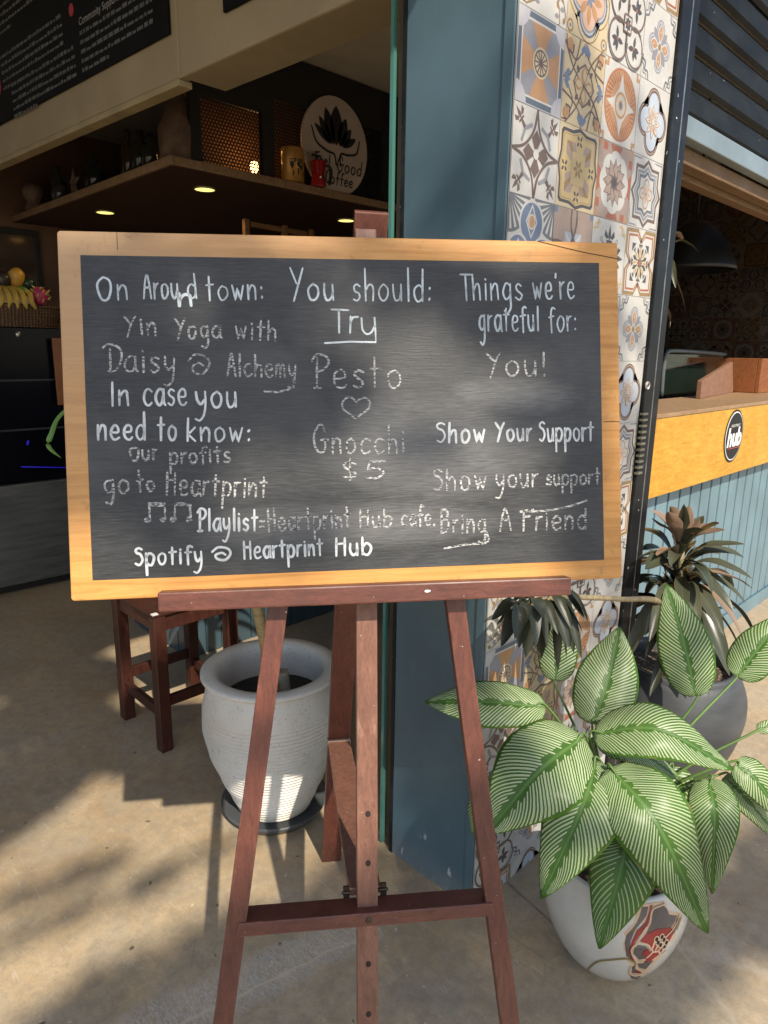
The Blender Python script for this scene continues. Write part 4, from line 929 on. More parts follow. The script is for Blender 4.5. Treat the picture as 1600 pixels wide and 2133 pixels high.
def slate_mat():
    m,t,p=newmat('chalkboard_paint'); v=coords(t)
    def dotv(ax):
        n_=N(t,'VectorMath',_operation='DOT_PRODUCT'); L(t,v,n_.inputs[0]); n_.inputs[1].default_value=ax; return n_.outputs['Value']
    u_=dotv(EX); w_=dotv(EY)
    wav=math_(t,'MULTIPLY',math_(t,'SUBTRACT',noise(t,v,3.5,2),.5),.02)
    cb_=N(t,'CombineXYZ'); L(t,math_(t,'MULTIPLY',u_,26.),cb_.inputs[0]); L(t,math_(t,'MULTIPLY',math_(t,'ADD',w_,wav),330.),cb_.inputs[1])
    st=noise(t,cb_.outputs[0],1.,5,.7)
    cb2=N(t,'CombineXYZ'); L(t,math_(t,'MULTIPLY',u_,2.),cb2.inputs[0]); L(t,math_(t,'MULTIPLY',w_,60.),cb2.inputs[1])
    st2=noise(t,cb2.outputs[0],1.,6,.65)
    sm=noise(t,coords(t,(2,2,2.6)),1.7,5,.55,.6)
    c=ramp(t,st,[(.33,(.019,.019,.019)),(.52,(.034,.034,.034)),(.68,(.062,.062,.061)),(.8,(.15,.15,.147))])
    c=mixc(t,ramp(t,st2,[(.45,0.),(.75,.35)]),c,(.062,.064,.067))
    # sun glare painted into the colour: pale cloudy blobs, mostly right of the middle
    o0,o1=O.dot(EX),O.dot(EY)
    def glare_blob(cu,cv,ru,rv):
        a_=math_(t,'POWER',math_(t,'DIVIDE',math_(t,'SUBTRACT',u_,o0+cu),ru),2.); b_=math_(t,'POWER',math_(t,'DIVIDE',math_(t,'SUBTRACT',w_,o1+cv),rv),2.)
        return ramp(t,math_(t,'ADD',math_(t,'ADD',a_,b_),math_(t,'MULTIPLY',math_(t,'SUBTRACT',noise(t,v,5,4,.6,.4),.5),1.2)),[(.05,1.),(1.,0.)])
    c=mixc(t,math_(t,'MULTIPLY',math_(t,'MAXIMUM',glare_blob(.14,-.06,.22,.11),math_(t,'MAXIMUM',glare_blob(.30,.03,.15,.04),glare_blob(-.02,-.2,.3,.05))),math_(t,'MULTIPLY',ramp(t,st,[(.3,.4),(.6,1.)]),.5)),c,(.24,.235,.225))
    c=mixc(t,ramp(t,sm,[(.5,0.),(.75,.28)]),c,(.17,.168,.162))
    L(t,c,p.inputs['Base Color']); L(t,ramp(t,st,[(.3,.34),(.7,.52)]),p.inputs['Roughness']); p.inputs['Specular IOR Level'].default_value=.42
    cb3=N(t,'CombineXYZ'); L(t,math_(t,'MULTIPLY',u_,330.),cb3.inputs[0]); L(t,math_(t,'MULTIPLY',w_,60.),cb3.inputs[1])
    bump(t,p,mixc(t,.35,st,noise(t,cb3.outputs[0],1.,3)),.4,.0012); return m
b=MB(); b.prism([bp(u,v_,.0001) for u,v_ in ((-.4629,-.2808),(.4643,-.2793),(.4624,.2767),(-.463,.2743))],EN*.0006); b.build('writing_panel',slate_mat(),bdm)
def chalk_mat(name,col,lo,hi,sc_=330):
    m,t,p=newmat(name); v=coords(t)
    def dotv(ax):
        n_=N(t,'VectorMath',_operation='DOT_PRODUCT'); L(t,v,n_.inputs[0]); n_.inputs[1].default_value=ax; return n_.outputs['Value']
    cb_=N(t,'CombineXYZ'); L(t,math_(t,'MULTIPLY',dotv(EX),sc_*.35),cb_.inputs[0]); L(t,math_(t,'MULTIPLY',dotv(EY),sc_),cb_.inputs[1])
    f=ramp(t,noise(t,cb_.outputs[0],1.,3,.6),[(lo,0.),(hi,1.)])
    f=math_(t,'MULTIPLY',f,ramp(t,noise(t,v,28,3),[(.3,.55),(.6,1.)]))
    L(t,mixc(t,f,(.045,.046,.048),col),p.inputs['Base Color']); p.inputs['Roughness'].default_value=.75; return m
CH={'m':(chalk_mat('blue_white_marker',(.60,.67,.70),.14,.46),.0037),'mm':(chalk_mat('blue_white_marker_thick',(.66,.73,.75),.1,.2),.0062),'M':(chalk_mat('white_marker',(.68,.71,.71),.10,.42),.0045),'c':(chalk_mat('dry_chalk',(.58,.575,.55),.41,.575),.0040)}
rr=random.Random(11)
for txt,u0,v0,u1,v1,xh,cap,st in WORDS:
    ln=word_len(txt); d=V((u1-u0,v1-v0)); sx=d.length/ln; d.normalize()
    b=MB(); mat,wd=CH[st]
    put_word(b,txt,lambda u,v_:bp(u0+d.x*u*sx-d.y*v_*xh,v0+d.y*u*sx+d.x*v_*xh,.00105),cap/xh,wd,EN,.035,rr)
    b.build('chalk_word',mat,bdm,recalc=False)
for i,(st,P) in enumerate(STROKES):
    b=MB(); b.ribbon(catmull([bp(u,v_,.00105) for u,v_ in P],5) if i in (0,3,4,5) else [bp(u,v_,.00105) for u,v_ in P],lambda u:CH[st][1]*.9,EN); b.build('chalk_heart' if i==4 else 'chalk_stroke',CH[st][0],bdm,recalc=False)
# ---------------------------------------------------------------- stool
STW=wood('dark_red_brown_stain',(.030,.010,.007),(.095,.030,.018),(8,8,1.3),.36,8,specks=(.5,.46,.4),speck_thr=.775)
st=thing('stool','dark reddish brown wooden stool with paint spots behind the white pot','stool',(-.09,1.645,0))
X0,X1,Y0,Y1=-.294,.10,1.44,1.855
for x,y in ((X0,Y0),(X1,Y0),(X0,Y1),(X1,Y1)):
    sx=1 if x==X0 else -1; sy=1 if y==Y0 else -1
    MB().box(min(x,x+sx*.052),max(x,x+sx*.052),min(y,y+sy*.052),max(y,y+sy*.052),0,.615).build('leg',STW,st,.003)
b=MB(); b.box(X0-.004,X1+.004,Y0-.004,Y1+.004,.6155,.632); b.build('seat',STW,st,.004)
for a in ((X0+.053,X1-.053,Y0+.012,Y0+.036),(X0+.053,X1-.053,Y1-.036,Y1-.012)): MB().box(*a,.545,.6145).build('apron_rail',STW,st,.002)
for a in ((X0+.012,X0+.036,Y0+.053,Y1-.053),(X1-.036,X1-.012,Y0+.053,Y1-.053)): MB().box(*a,.545,.6145).build('apron_rail',STW,st,.002)
for a,z in (((X0+.053,X1-.053,Y0+.012,Y0+.036),.2),((X0+.053,X1-.053,Y1-.036,Y1-.012),.2),((X0+.012,X0+.036,Y0+.053,Y1-.053),.15),((X1-.036,X1-.012,Y0+.053,Y1-.053),.15)): MB().box(*a,z,z+.045).build('stretcher',STW,st,.002)
b=MB(); b.box(X0-.0045,X0+.02,Y0-.0045,Y0+.016,.628,.6325); b.build('paint_patch',CHIPW,st)
# ---------------------------------------------------------------- white ribbed pot with its saucer and a tree-like plant
PX,PY=-.145,.835
pot=thing('ribbed_pot','large white ribbed ceramic pot on a grey saucer behind the easel','plant pot',(PX,PY,0))
def rib_mat():
    m,t,p=newmat('speckled_white_glaze'); v=coords(t)
    f=noise(t,v,4,5,.6); c=ramp(t,f,[(.3,(.58,.535,.45)),(.7,(.74,.70,.62))])
    sp_=ramp(t,noise(t,v,130,2,.5),[(.66,0.),(.70,1.)]); c=mixc(t,math_(t,'MULTIPLY',sp_,.7),c,(.17,.155,.13))
    sx=N(t,'SeparateXYZ'); L(t,v,sx.inputs[0])
    c=mixc(t,ramp(t,sx.outputs[2],[(.02,.55),(.09,0.)]),c,(.5,.40,.24))
    c=mixc(t,ramp(t,noise(t,v,9,7,.7),[(.58,0.),(.75,.35)]),c,(.33,.30,.24))
    L(t,c,p.inputs['Base Color']); p.inputs['Roughness'].default_value=.4; bump(t,p,noise(t,v,90,3),.12); return m
prof=[]
def pr(h):
    K=[(.0,.136),(.06,.160),(.14,.194),(.24,.230),(.34,.250),(.42,.249),(.48,.236),(.515,.223),(.53,.216)]
    for (a,ra_),(b_,rb_) in zip(K,K[1:]):
        if a<=h<=b_:
            s_=(h-a)/(b_-a); s_=s_*s_*(3-2*s_)*.35+s_*.65; return ra_+(rb_-ra_)*s_
    return .216
h=0
while h<=.53:
    ribs=.0036*math.sin(h*2*math.pi/.0145)*(1 if h<.33 else max(0,1-(h-.33)/.12)); prof.append((pr(h)+ribs,.03+h*.985)); h+=.0024
prof+=[(.225,.552),(.241,.556),(.25,.563),(.25,.571),(.241,.577),(.214,.578),(.197,.574),(.189,.562),(.187,.53),(.191,.47),(.193,.44)]
b=MB(); b.lathe([(0,.03)]+prof,(PX,PY,0),72); b.build('pot_body',rib_mat(),pot,recalc=True)
SOIL=simple('dark_soil',(.018,.014,.011),.9,.7,60,bumps=.9,bscale=90,specks=(.12,.10,.08),speck_thr=.72)
b=MB(); b.lathe([(0,.462),(.1,.458),(.187,.45)],(PX,PY,0),40); b.build('soil',SOIL,pot)
b=MB(); b.lathe([(0,.002),(.17,.002),(.192,.03),(.198,.045),(.192,.045),(.17,.029),(0,.029)],(PX,PY,0),56); b.build('saucer',simple('grey_plastic_saucer',(.075,.08,.085),.4,.3,8),pot)
dp=thing('potted_dracaena','tall plant with a ringed yellowish trunk growing in the white ribbed pot','plant',(PX-.05,PY-.05,.46))
TRK=simple('ringed_trunk',(.34,.23,.085),.6,.3,5,stretch=(2,2,26),bumps=.5,bscale=14)
b=MB(); b.tube([(-.196,.752,.44),(-.192,.772,.55),(-.18,.82,.68),(-.168,.88,.80),(-.14,.96,1.05),(-.10,1.06,1.40)],[.030,.026,.021,.0195,.018,.016],12,sub=8); b.build('trunk',TRK,dp)
b=MB(); b.tube([(-.150,.752,.44),(-.152,.757,.54),(-.153,.76,.585)],[.030,.024,.023],12,sub=4); b.build('cut_stump',simple('grey_stump',(.23,.20,.14),.8,.25,20,bumps=.4),dp)
def strap(b,P,wd,mi=0,cup=.25,upv=(0,0,1),n=4,tw=0,prof_=None):
    """leaf blade following P; n half-columns across"""
    Q=[V(p) for p in P]; rows=[]; m_=len(Q)
    for i,p in enumerate(Q):
        u=i/(m_-1); tg=(Q[min(i+1,m_-1)]-Q[max(i-1,0)]).normalized()
        sd_=tg.cross(V(upv)); 
        if sd_.length<1e-3: sd_=tg.cross(V((.3,.8,.2)))
        sd_.normalize(); nr=sd_.cross(tg)
        if tw: sd_=sd_*math.cos(tw*u)+nr*math.sin(tw*u); nr=sd_.cross(tg)
        w_=wd*(prof_(u) if prof_ else (math.sin(math.pi*min(1,u*.93+.07))**.7))
        rows.append([(p+sd_*(w_*j/n)+nr*(cup*w_*(abs(j/n)**1.6)),(u,(j/n+1)/2)) for j in range(-n,n+1)])
    if b.uv is None: b.uv=b.b.loops.layers.uv.new('leaf')
    vs=[[b.b.verts.new(q[0]) for q in r_] for r_ in rows]
    for i in range(m_-1):
        for j in range(2*n):
            try: f=b.b.faces.new((vs[i][j],vs[i+1][j],vs[i+1][j+1],vs[i][j+1]))
            except ValueError: continue
            f.smooth=True; f.material_index=mi
            for lp,(a,c) in zip(f.loops,((i,j),(i+1,j),(i+1,j+1),(i,j+1))): lp[b.uv].uv=rows[a][c][1]
def leaf_mat(name,base,edge,mid,rough=.38,trans=.0,var=.35):
    m,t,p=newmat(name); uv=N(t,'UVMap'); sx=N(t,'SeparateXYZ'); L(t,uv.outputs[0],sx.inputs[0])
    a=math_(t,'ABSOLUTE',math_(t,'SUBTRACT',math_(t,'MULTIPLY',sx.outputs[1],2.),1.))
    v=coords(t); oi=N(t,'ObjectInfo')
    f=noise(t,v,7,4); c=ramp(t,f,[(.3,tuple(x*(1-var) for x in base)),(.7,tuple(x*(1+var) for x in base))])
    c=mixc(t,ramp(t,oi.outputs['Random'],[(0.,0.),(1.,.55)]),c,edge)
    cb_=N(t,'CombineXYZ'); L(t,math_(t,'MULTIPLY',sx.outputs[0],2.),cb_.inputs[0]); L(t,math_(t,'MULTIPLY',sx.outputs[1],26.),cb_.inputs[1])
    vn=noise(t,cb_.outputs[0],1.,2); c=mixc(t,ramp(t,vn,[(.5,0.),(.75,.35)]),c,edge)
    c=mixc(t,ramp(t,a,[(.0,.7),(.12,0.)]),c,mid); c=mixc(t,ramp(t,a,[(.9,0.),(1.,.7)]),c,edge)
    L(t,c,p.inputs['Base Color']); p.inputs['Roughness'].default_value=rough; p.inputs['Specular IOR Level'].default_value=.45
    bump(t,p,vn,.2,.002); return m
DRL=leaf_mat('bright_strap_leaf',(.10,.22,.035),(.22,.36,.08),(.2,.35,.1))
for i in range(13):
    a=i*2.4; e=.25+.5*((i*7)%5)/4; r_=.30+.06*(i%3); c_=V((-.10,1.06,1.38))
    d=V((math.cos(a),math.sin(a),0)); P=catmull([c_,c_+d*r_*.4+V((0,0,.16*e+.05)),c_+d*r_*.8+V((0,0,.1*e)),c_+d*r_*1.05+V((0,0,-.12))],6)
    b=MB(); strap(b,P,.02); b.build('leaf',DRL,dp,recalc=False)
b=MB(); strap(b,catmull([(-.10,1.06,1.38),(-.192,1.40,1.56),(-.33,1.68,1.51),(-.441,1.805,1.422),(-.486,1.823,1.341),(-.502,1.823,1.294),(-.47,1.79,1.247)],6),.016,upv=(.3,.2,1),tw=2.2); tag(b.build('leaf',DRL,dp,recalc=False),'long twisted bright green leaf')
# ---------------------------------------------------------------- low white pot with the painted red flower
QX,QY=.17,-.36
PP=[(0,.10),(.012,.112),(.045,.138),(.095,.165),(.155,.186),(.21,.196),(.265,.192),(.305,.180),(.325,.174)]
def prad(z):
    for (a,ra_),(b_,rb_) in zip(PP,PP[1:]):
        if a<=z<=b_: return ra_+(rb_-ra_)*(z-a)/(b_-a)
    return PP[-1][1]
fp=thing('painted_pot','low rounded white crackle-glazed pot with a painted red and grey flower','plant pot',(QX,QY,0))
def crackle():
    m,t,p=newmat('crackle_glaze'); v=coords(t)
    c=ramp(t,noise(t,v,6,5),[(.3,(.52,.495,.43)),(.7,(.66,.635,.57))])
    vo=N(t,'TexVoronoi',Scale=85.,_feature='DISTANCE_TO_EDGE'); L(t,mixc(t,.05,v,N(t,'TexNoise',Scale=40.).outputs[1]),vo.inputs['Vector'])
    c=mixc(t,ramp(t,vo.outputs['Distance'],[(0.,.3),(.05,0.)]),c,(.34,.31,.25))
    sx=N(t,'SeparateXYZ'); L(t,v,sx.inputs[0]); c=mixc(t,ramp(t,sx.outputs[2],[(.0,.6),(.05,0.)]),c,(.36,.31,.22))
    L(t,c,p.inputs['Base Color']); p.inputs['Roughness'].default_value=.2; return m
b=MB(); sm=[(q.x,q.y) for q in catmull([(r,z,0) for z,r in PP],5)]
b.lathe([(0,0)]+sm+[(.172,.332),(.165,.334),(.158,.328),(.155,.30),(.16,.25)],(QX,QY,0),64); b.build('pot_body',crackle(),fp)
b=MB(); b.lathe([(0,.288),(.08,.284),(.158,.276)],(QX,QY,0),36); b.build('soil',simple('bark_soil',(.07,.05,.035),.9,.7,70,bumps=.9,bscale=80,specks=(.35,.26,.17),speck_thr=.6,speck_scale=60),fp)
for i in range(16):
    a=-2.2+rnd.uniform(-1.2,1.0); r_=rnd.uniform(.08,.145); c_=V((QX+r_*math.cos(a),QY+r_*math.sin(a),.29+rnd.uniform(0,.006)))
    b=MB(); d=V((math.cos(a*5),math.sin(a*5),.2)); strap(b,[c_-d*.016,c_-d*.005+V((0,0,.004)),c_+d*.006+V((0,0,.004)),c_+d*.018],.006,cup=.4,n=2); b.build('wood_chip',simple('dry_chip',(.36,.25,.15),.8,.3,30),fp) if i==0 else b.build('wood_chip',bpy.data.materials['dry_chip'],fp)
def onpot(th,z,off): r_=prad(z)+off; return V((QX+r_*math.cos(th),QY+r_*math.sin(th),z))
def paint(polys,off,name,mat):
    b=MB()
    for P in polys:
        bm=bmesh.new(); f=bm.faces.new([bm.verts.new((th,z*5,0)) for th,z in P]); 
        bmesh.ops.triangulate(bm,faces=bm.faces); bmesh.ops.subdivide_edges(bm,edges=bm.edges,cuts=3,use_grid_fill=True)
        mp_={v_:b.b.verts.new(onpot(v_.co.x,v_.co.y/5,off)) for v_ in bm.verts}
        for f in bm.faces:
            g=b.b.faces.new([mp_[v_] for v_ in f.verts]); g.smooth=True
        bm.free()
    return b.build(name,mat,fp)
GRY=simple('painted_grey',(.115,.095,.088),.25,.2,20); RED=simple('painted_red',(.27,.020,.022),.25,.35,14); BEI=simple('painted_beige_outline',(.60,.42,.27),.35,.1); OLV=simple('painted_olive',(.22,.17,.06),.35)
paint(PAINT['cream'],.0012,'flower_ground',BEI); paint(PAINT['gray'],.0020,'grey_petal',GRY); paint(PAINT['red'],.0028,'red_petal',RED)
def potline(P,wd,mat,name,off=.0036):
    b=MB(); Q=catmull([(th,z,0) for th,z in P],5); pts=[onpot(q.x,q.y,off) for q in Q]
    for a,c in zip(pts,pts[1:]):
        nn=V((a.x-QX,a.y-QY,0)).normalized(); b.ribbon([a,c],lambda u:wd,nn)
    return b.build(name,mat,fp,recalc=False)
for P in PLINES: potline(P,.005,BEI,'petal_outline')
b=MB()
for th,z in PDOTS:
    for rr_,off,mi in ((.0075,.0038,0),(.0048,.0042,1)):
        b.face([onpot(th+rr_*math.cos(a)/prad(z),z+rr_*1.3*math.sin(a),off) for a in [k*math.pi/6 for k in range(12)]],mi)
b.build('stamens',[BEI,DARK],fp,recalc=False)
potline(PVINE,.005,OLV,'vine_line')
# ---------------------------------------------------------------- calathea
def cal_mat():
    m,t,p=newmat('striped_calathea_leaf'); uv=N(t,'UVMap'); sx=N(t,'SeparateXYZ'); L(t,uv.outputs[0],sx.inputs[0])
    at=N(t,'Attribute',_attribute_name='stripes',_attribute_type='OBJECT')
    u=sx.outputs[0]; s_=math_(t,'SUBTRACT',math_(t,'MULTIPLY',sx.outputs[1],2.),1.); a=math_(t,'ABSOLUTE',s_)
    side=math_(t,'MULTIPLY',math_(t,'SIGN',s_),.37)
    v=coords(t); wob=math_(t,'MULTIPLY',math_(t,'SUBTRACT',noise(t,v,11,3),.5),.022)
    ph=math_(t,'SUBTRACT',math_(t,'ADD',u,wob),math_(t,'MULTIPLY',math_(t,'POWER',a,.9),.24))
    ph=math_(t,'ADD',math_(t,'MULTIPLY',ph,at.outputs['Fac']),side)
    fr=math_(t,'FRACT',ph)
    d=math_(t,'ABSOLUTE',math_(t,'SUBTRACT',fr,.5))              # 0 in the middle of a stripe, .5 at its border
    cell=N(t,'TexWhiteNoise',_noise_dimensions='1D'); L(t,math_(t,'FLOOR',ph),cell.inputs['W'])
    rnd_=cell.outputs['Value']
    aw=N(t,'Attribute',_attribute_name='stripe_width',_attribute_type='OBJECT'); wid=math_(t,'MULTIPLY',math_(t,'ADD',.20,math_(t,'MULTIPLY',rnd_,.12)),aw.outputs['Fac'])
    wh=math_(t,'SMOOTH_MIN',1.,math_(t,'MULTIPLY',math_(t,'SUBTRACT',wid,d),12.),.1)
    wh=math_(t,'MAXIMUM',wh,0.)
    split=math_(t,'MULTIPLY',math_(t,'LESS_THAN',d,.035),math_(t,'GREATER_THAN',rnd_,.35)); wh=math_(t,'MULTIPLY',wh,math_(t,'SUBTRACT',1.,math_(t,'MULTIPLY',split,.75)))
    inner=math_(t,'ADD',math_(t,'ADD',.05,math_(t,'MULTIPLY',math_(t,'POWER',u,4.),.22)),math_(t,'MULTIPLY',math_(t,'FRACT',math_(t,'MULTIPLY',rnd_,7.3)),.13))
    outer=math_(t,'SUBTRACT',.95,math_(t,'MULTIPLY',math_(t,'FRACT',math_(t,'MULTIPLY',rnd_,3.7)),.06))
    mk=math_(t,'MULTIPLY',math_(t,'GREATER_THAN',a,inner),math_(t,'LESS_THAN',a,outer))
    tip=math_(t,'LESS_THAN',u,math_(t,'SUBTRACT',.97,math_(t,'MULTIPLY',rnd_,.03)))
    wh=math_(t,'MULTIPLY',math_(t,'MULTIPLY',wh,mk),tip)
    oi=N(t,'ObjectInfo')
    g=ramp(t,noise(t,v,9,4),[(.3,(.045,.112,.018)),(.7,(.092,.19,.032))])
    g=mixc(t,ramp(t,oi.outputs['Random'],[(0.,0.),(1.,.35)]),g,(.07,.17,.03))
    # paler streaks between the stripes and the light midrib
    g=mixc(t,ramp(t,a,[(.0,.9),(.03,.75),(.05,0.)]),g,(.13,.24,.06))
    g=mixc(t,ramp(t,a,[(.94,0.),(.985,.8)]),g,(.12,.28,.03))
    c=mixc(t,math_(t,'MULTIPLY',wh,.93),g,(.60,.66,.40))
    c=mixc(t,ramp(t,noise(t,v,15,5,.7),[(.6,0.),(.78,.25)]),c,(.25,.38,.12))
    c=mixc(t,ramp(t,math_(t,'ADD',u,math_(t,'MULTIPLY',noise(t,v,40,3),.05)),[(1.0,0.),(1.02,.7)]),c,(.30,.21,.06))
    c=mixc(t,math_(t,'MULTIPLY',ramp(t,a,[(.93,0.),(.99,1.)]),ramp(t,noise(t,v,18,3),[(.56,0.),(.64,.8)])),c,(.32,.26,.07))
    c=mixc(t,ramp(t,noise(t,v,70,2,.5),[(.77,0.),(.79,.7)]),c,(.16,.11,.04))
    L(t,c,p.inputs['Base Color']); L(t,ramp(t,wh,[(0.,.36),(1.,.42)]),p.inputs['Roughness']); p.inputs['Specular IOR Level'].default_value=.3
    bump(t,p,math_(t,'ADD',d,math_(t,'MULTIPLY',noise(t,v,60,2),.3)),.3,.0015)
    # thin blades let some light through
    tr=N(t,'BsdfTranslucent'); L(t,c,tr.inputs[0]); mx=N(t,'MixShader'); mx.inputs[0].default_value=.22; out=t.nodes['Material Output']
    L(t,p.outputs[0],mx.inputs[1]); L(t,tr.outputs[0],mx.inputs[2]); L(t,mx.outputs[0],out.inputs[0]); return m
CAL=cal_mat(); CST=simple('calathea_stalk',(.09,.17,.035),.45,.3,12)
cl=thing('calathea','big striped calathea with broad white-veined green leaves in the painted pot','plant',(QX,QY,.285))
camloc=V((-1.461,-1.068,1.69))
def broad(u):
    return (math.sin(math.pi*(u**.80)*.965+.035*math.pi)**.66)*(1-.34*max(0,(u-.55)/.45)**1.5) if 0<u<1 else (.16 if u<=0 else .02)
# petiole attachment points to the soil, per leaf
for i,(P,hw) in enumerate(LEAVES):
    P=[V(q) for q in P]; mid=catmull(P,12)
    ln=sum((a-c).length for a,c in zip(mid,mid[1:]))
    # blade faces between up and the open side
    view=(camloc-P[1]).normalized(); face_=(view*.72+V((0,0,1))*.45+V((rnd.uniform(-.12,.12),rnd.uniform(-.12,.12),0))).normalized()
    b=MB(); Q=mid; m_=len(Q); rows=[]; n=9
    if b.uv is None: b.uv=b.b.loops.layers.uv.new('leaf')
    ph1,ph2=rnd.uniform(0,6),rnd.uniform(0,6)
    for k,p in enumerate(Q):
        u=k/(m_-1); tg=(Q[min(k+1,m_-1)]-Q[max(k-1,0)]).normalized(); sd_=tg.cross(face_).normalized(); nr=sd_.cross(tg)
        w_=hw*1.0*broad(u); row=[]
        for j in range(-n,n+1):
            s_=j/n; wav=.055*hw*math.sin(u*9+ph1+(2 if j>0 else 0))*abs(s_)**2+.03*hw*math.sin(u*21+ph2)*abs(s_)**3
            row.append((p+sd_*(w_*s_)+nr*(.20*w_*abs(s_)**1.0-.34*w_*abs(s_)**2.4+wav)+tg*(-.10*w_*(abs(s_)**2) if u<.25 else 0),(u,(s_+1)/2)))
        rows.append(row)
    vs=[[b.b.verts.new(q[0]) for q in r_] for r_ in rows]
    for k in range(m_-1):
        for j in range(2*n):
            f=b.b.faces.new((vs[k][j],vs[k+1][j],vs[k+1][j+1],vs[k][j+1])); f.smooth=True
            for lp,(aa,cc) in zip(f.loops,((k,j),(k+1,j),(k+1,j+1),(k,j+1))): lp[b.uv].uv=rows[aa][cc][1]
    o=b.build('leaf',CAL,cl,recalc=False); o['stripes']=round(max(10,ln/.0104*rnd.uniform(.86,1.12)),1); o['stripe_width']=.55 if i==9 else round(rnd.uniform(.8,1.08),2)
    md=o.modifiers.new('blade_thickness','SOLIDIFY'); md.thickness=.0009; md.offset=-1
    # stalk from the soil to the blade base
    ang=rnd.uniform(0,6.28); sb=V((QX+.05*math.cos(ang),QY+.05*math.sin(ang),.283))
    if P[0].z>.32:
        b=MB(); mid_=(sb+P[0])/2; out_=V((P[0].x-QX,P[0].y-QY,0))*.10
        b.tube([sb,mid_-out_+V((0,0,.05)),P[0]-(P[1]-P[0]).normalized()*.01,P[0]+(P[1]-P[0])*.2],[.0052,.0042,.0034,.002],7,sub=7); b.build('stalk',CST,cl)
# ---------------------------------------------------------------- dark round pot with the bronze cordyline
GX,GY=1.24,-.06
gp=thing('grey_pot','large dark grey round pot behind the striped plant','plant pot',(GX,GY,0))
b=MB(); b.lathe([(0,0),(.17,0),(.19,.012)]+[(q.x,q.y) for q in catmull([(.19,.012,0),(.235,.1,0),(.272,.24,0),(.272,.34,0),(.245,.42,0),(.228,.445,0)],6)]+[(.232,.46),(.225,.47),(.212,.468),(.205,.45),(.21,.38)],(GX,GY,0),56)
b.build('pot_body',simple('matt_dark_grey',(.060,.064,.068),.5,.35,4,bumps=.08,bscale=40,stretch=(1,1,3)),gp)
b=MB(); b.lathe([(0,.425),(.212,.41)],(GX,GY,0),32); b.build('soil',bpy.data.materials['bark_soil'],gp)
COR=[leaf_mat('bronze_green_leaf',(.045,.052,.030),(.12,.115,.07),(.09,.09,.05),.27),leaf_mat('bronze_pink_leaf',(.19,.115,.075),(.34,.25,.17),(.24,.15,.11),.3)]
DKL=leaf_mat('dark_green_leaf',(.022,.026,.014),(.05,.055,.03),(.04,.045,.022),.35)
CSTEM=simple('pale_ringed_stem',(.30,.235,.13),.7,.35,12,stretch=(3,3,3),bumps=.6,bscale=40)
co=thing('cordyline','bushy cordyline with dark bronze strap leaves in the grey pot','plant',(GX,GY,.42))
CC=V((1.225,.015,.44))
def rosette(parent,c0,c1,n_,lmin,lmax,wd,pink=.2,droop=.9,seed=1,lim=None,ph=0,mats=None,spread=.3,up0=0):
    r2=random.Random(seed); ax=(V(c1)-V(c0)); axn=ax.normalized(); q1=axn.orthogonal().normalized(); q2=axn.cross(q1)
    for i in range(n_):
        s_=(i+.5)/n_; c_=V(c0)+ax*s_; a=i*2.399+ph; d=q1*math.cos(a)+q2*math.sin(a)
        l_=lmin+(lmax-lmin)*r2.random(); el=up0+(-.05+1.2*s_**2.2)*(1-up0)+r2.uniform(-.25,spread); l_*=(1.05-.35*s_)
        dir_=(d*math.cos(el)+axn*math.sin(el)).normalized()
        if lim and not lim(c_+dir_*l_): continue
        dr=droop*(1-s_*.65)*r2.uniform(.7,1.3)
        P=catmull([c_,c_+dir_*l_*.35+V((0,0,.02)),c_+dir_*l_*.72-V((0,0,dr*l_*.14)),c_+dir_*l_*.98-V((0,0,dr*l_*.42))],5)
        b=MB(); strap(b,P,wd*r2.uniform(.75,1.15),cup=.32,n=3,upv=(0,0,1) if abs(dir_.z)<.9 else (1,0,0),tw=r2.uniform(-.9,.9),prof_=lambda u:max(.10,min(1,u*2.2)**1.5*(1-u**2.4)**.8) if u<1 else .015)
        b.build('leaf',mats or COR[1 if (s_>.8 and r2.random()<.75) or r2.random()<pink*.3 else 0],parent,recalc=False)
LIM=lambda p:not(p.y>-.03 and p.x<.95) and p.y<.33
b=MB(); b.tube([(1.235,-.08,.42),(1.08,-.105,.7),(1.01,-.11,1.01)],[.022,.017,.012],10,sub=5); b.build('stem',CSTEM,co)
rosette(co,(1.02,-.105,.80),(1.0,-.11,.985),66,.25,.36,.037,seed=3,lim=LIM,droop=1.1,spread=.5,up0=-.12)
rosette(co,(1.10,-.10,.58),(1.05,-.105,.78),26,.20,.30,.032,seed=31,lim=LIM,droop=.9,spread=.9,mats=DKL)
rosette(co,(1.0,-.11,.97),(.995,-.11,1.01),5,.17,.21,.030,seed=14,droop=.3,pink=3.4,spread=.25,up0=1.0)
b=MB(); b.tube([(1.20,-.07,.43),(1.12,-.11,.62),(.85,-.125,.83),(.535,-.13,.925),(.345,-.13,.978),(.15,-.135,1.03),(-.02,-.15,1.06)],[.02,.014,.011,.0085,.008,.008,.007],9,sub=6); tag(b.build('stem',CSTEM,co),'pale ringed stem leaning left across the tiles')
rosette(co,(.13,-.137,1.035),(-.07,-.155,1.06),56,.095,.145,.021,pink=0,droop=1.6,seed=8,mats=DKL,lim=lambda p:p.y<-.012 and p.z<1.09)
b=MB(); b.tube([(1.27,-.03,.43),(1.29,.02,.7),(1.25,.03,.80)],[.02,.014,.011],9,sub=5); b.build('stem',CSTEM,co)
rosette(co,(1.28,.02,.58),(1.25,.03,.82),16,.18,.28,.026,seed=5,lim=LIM)
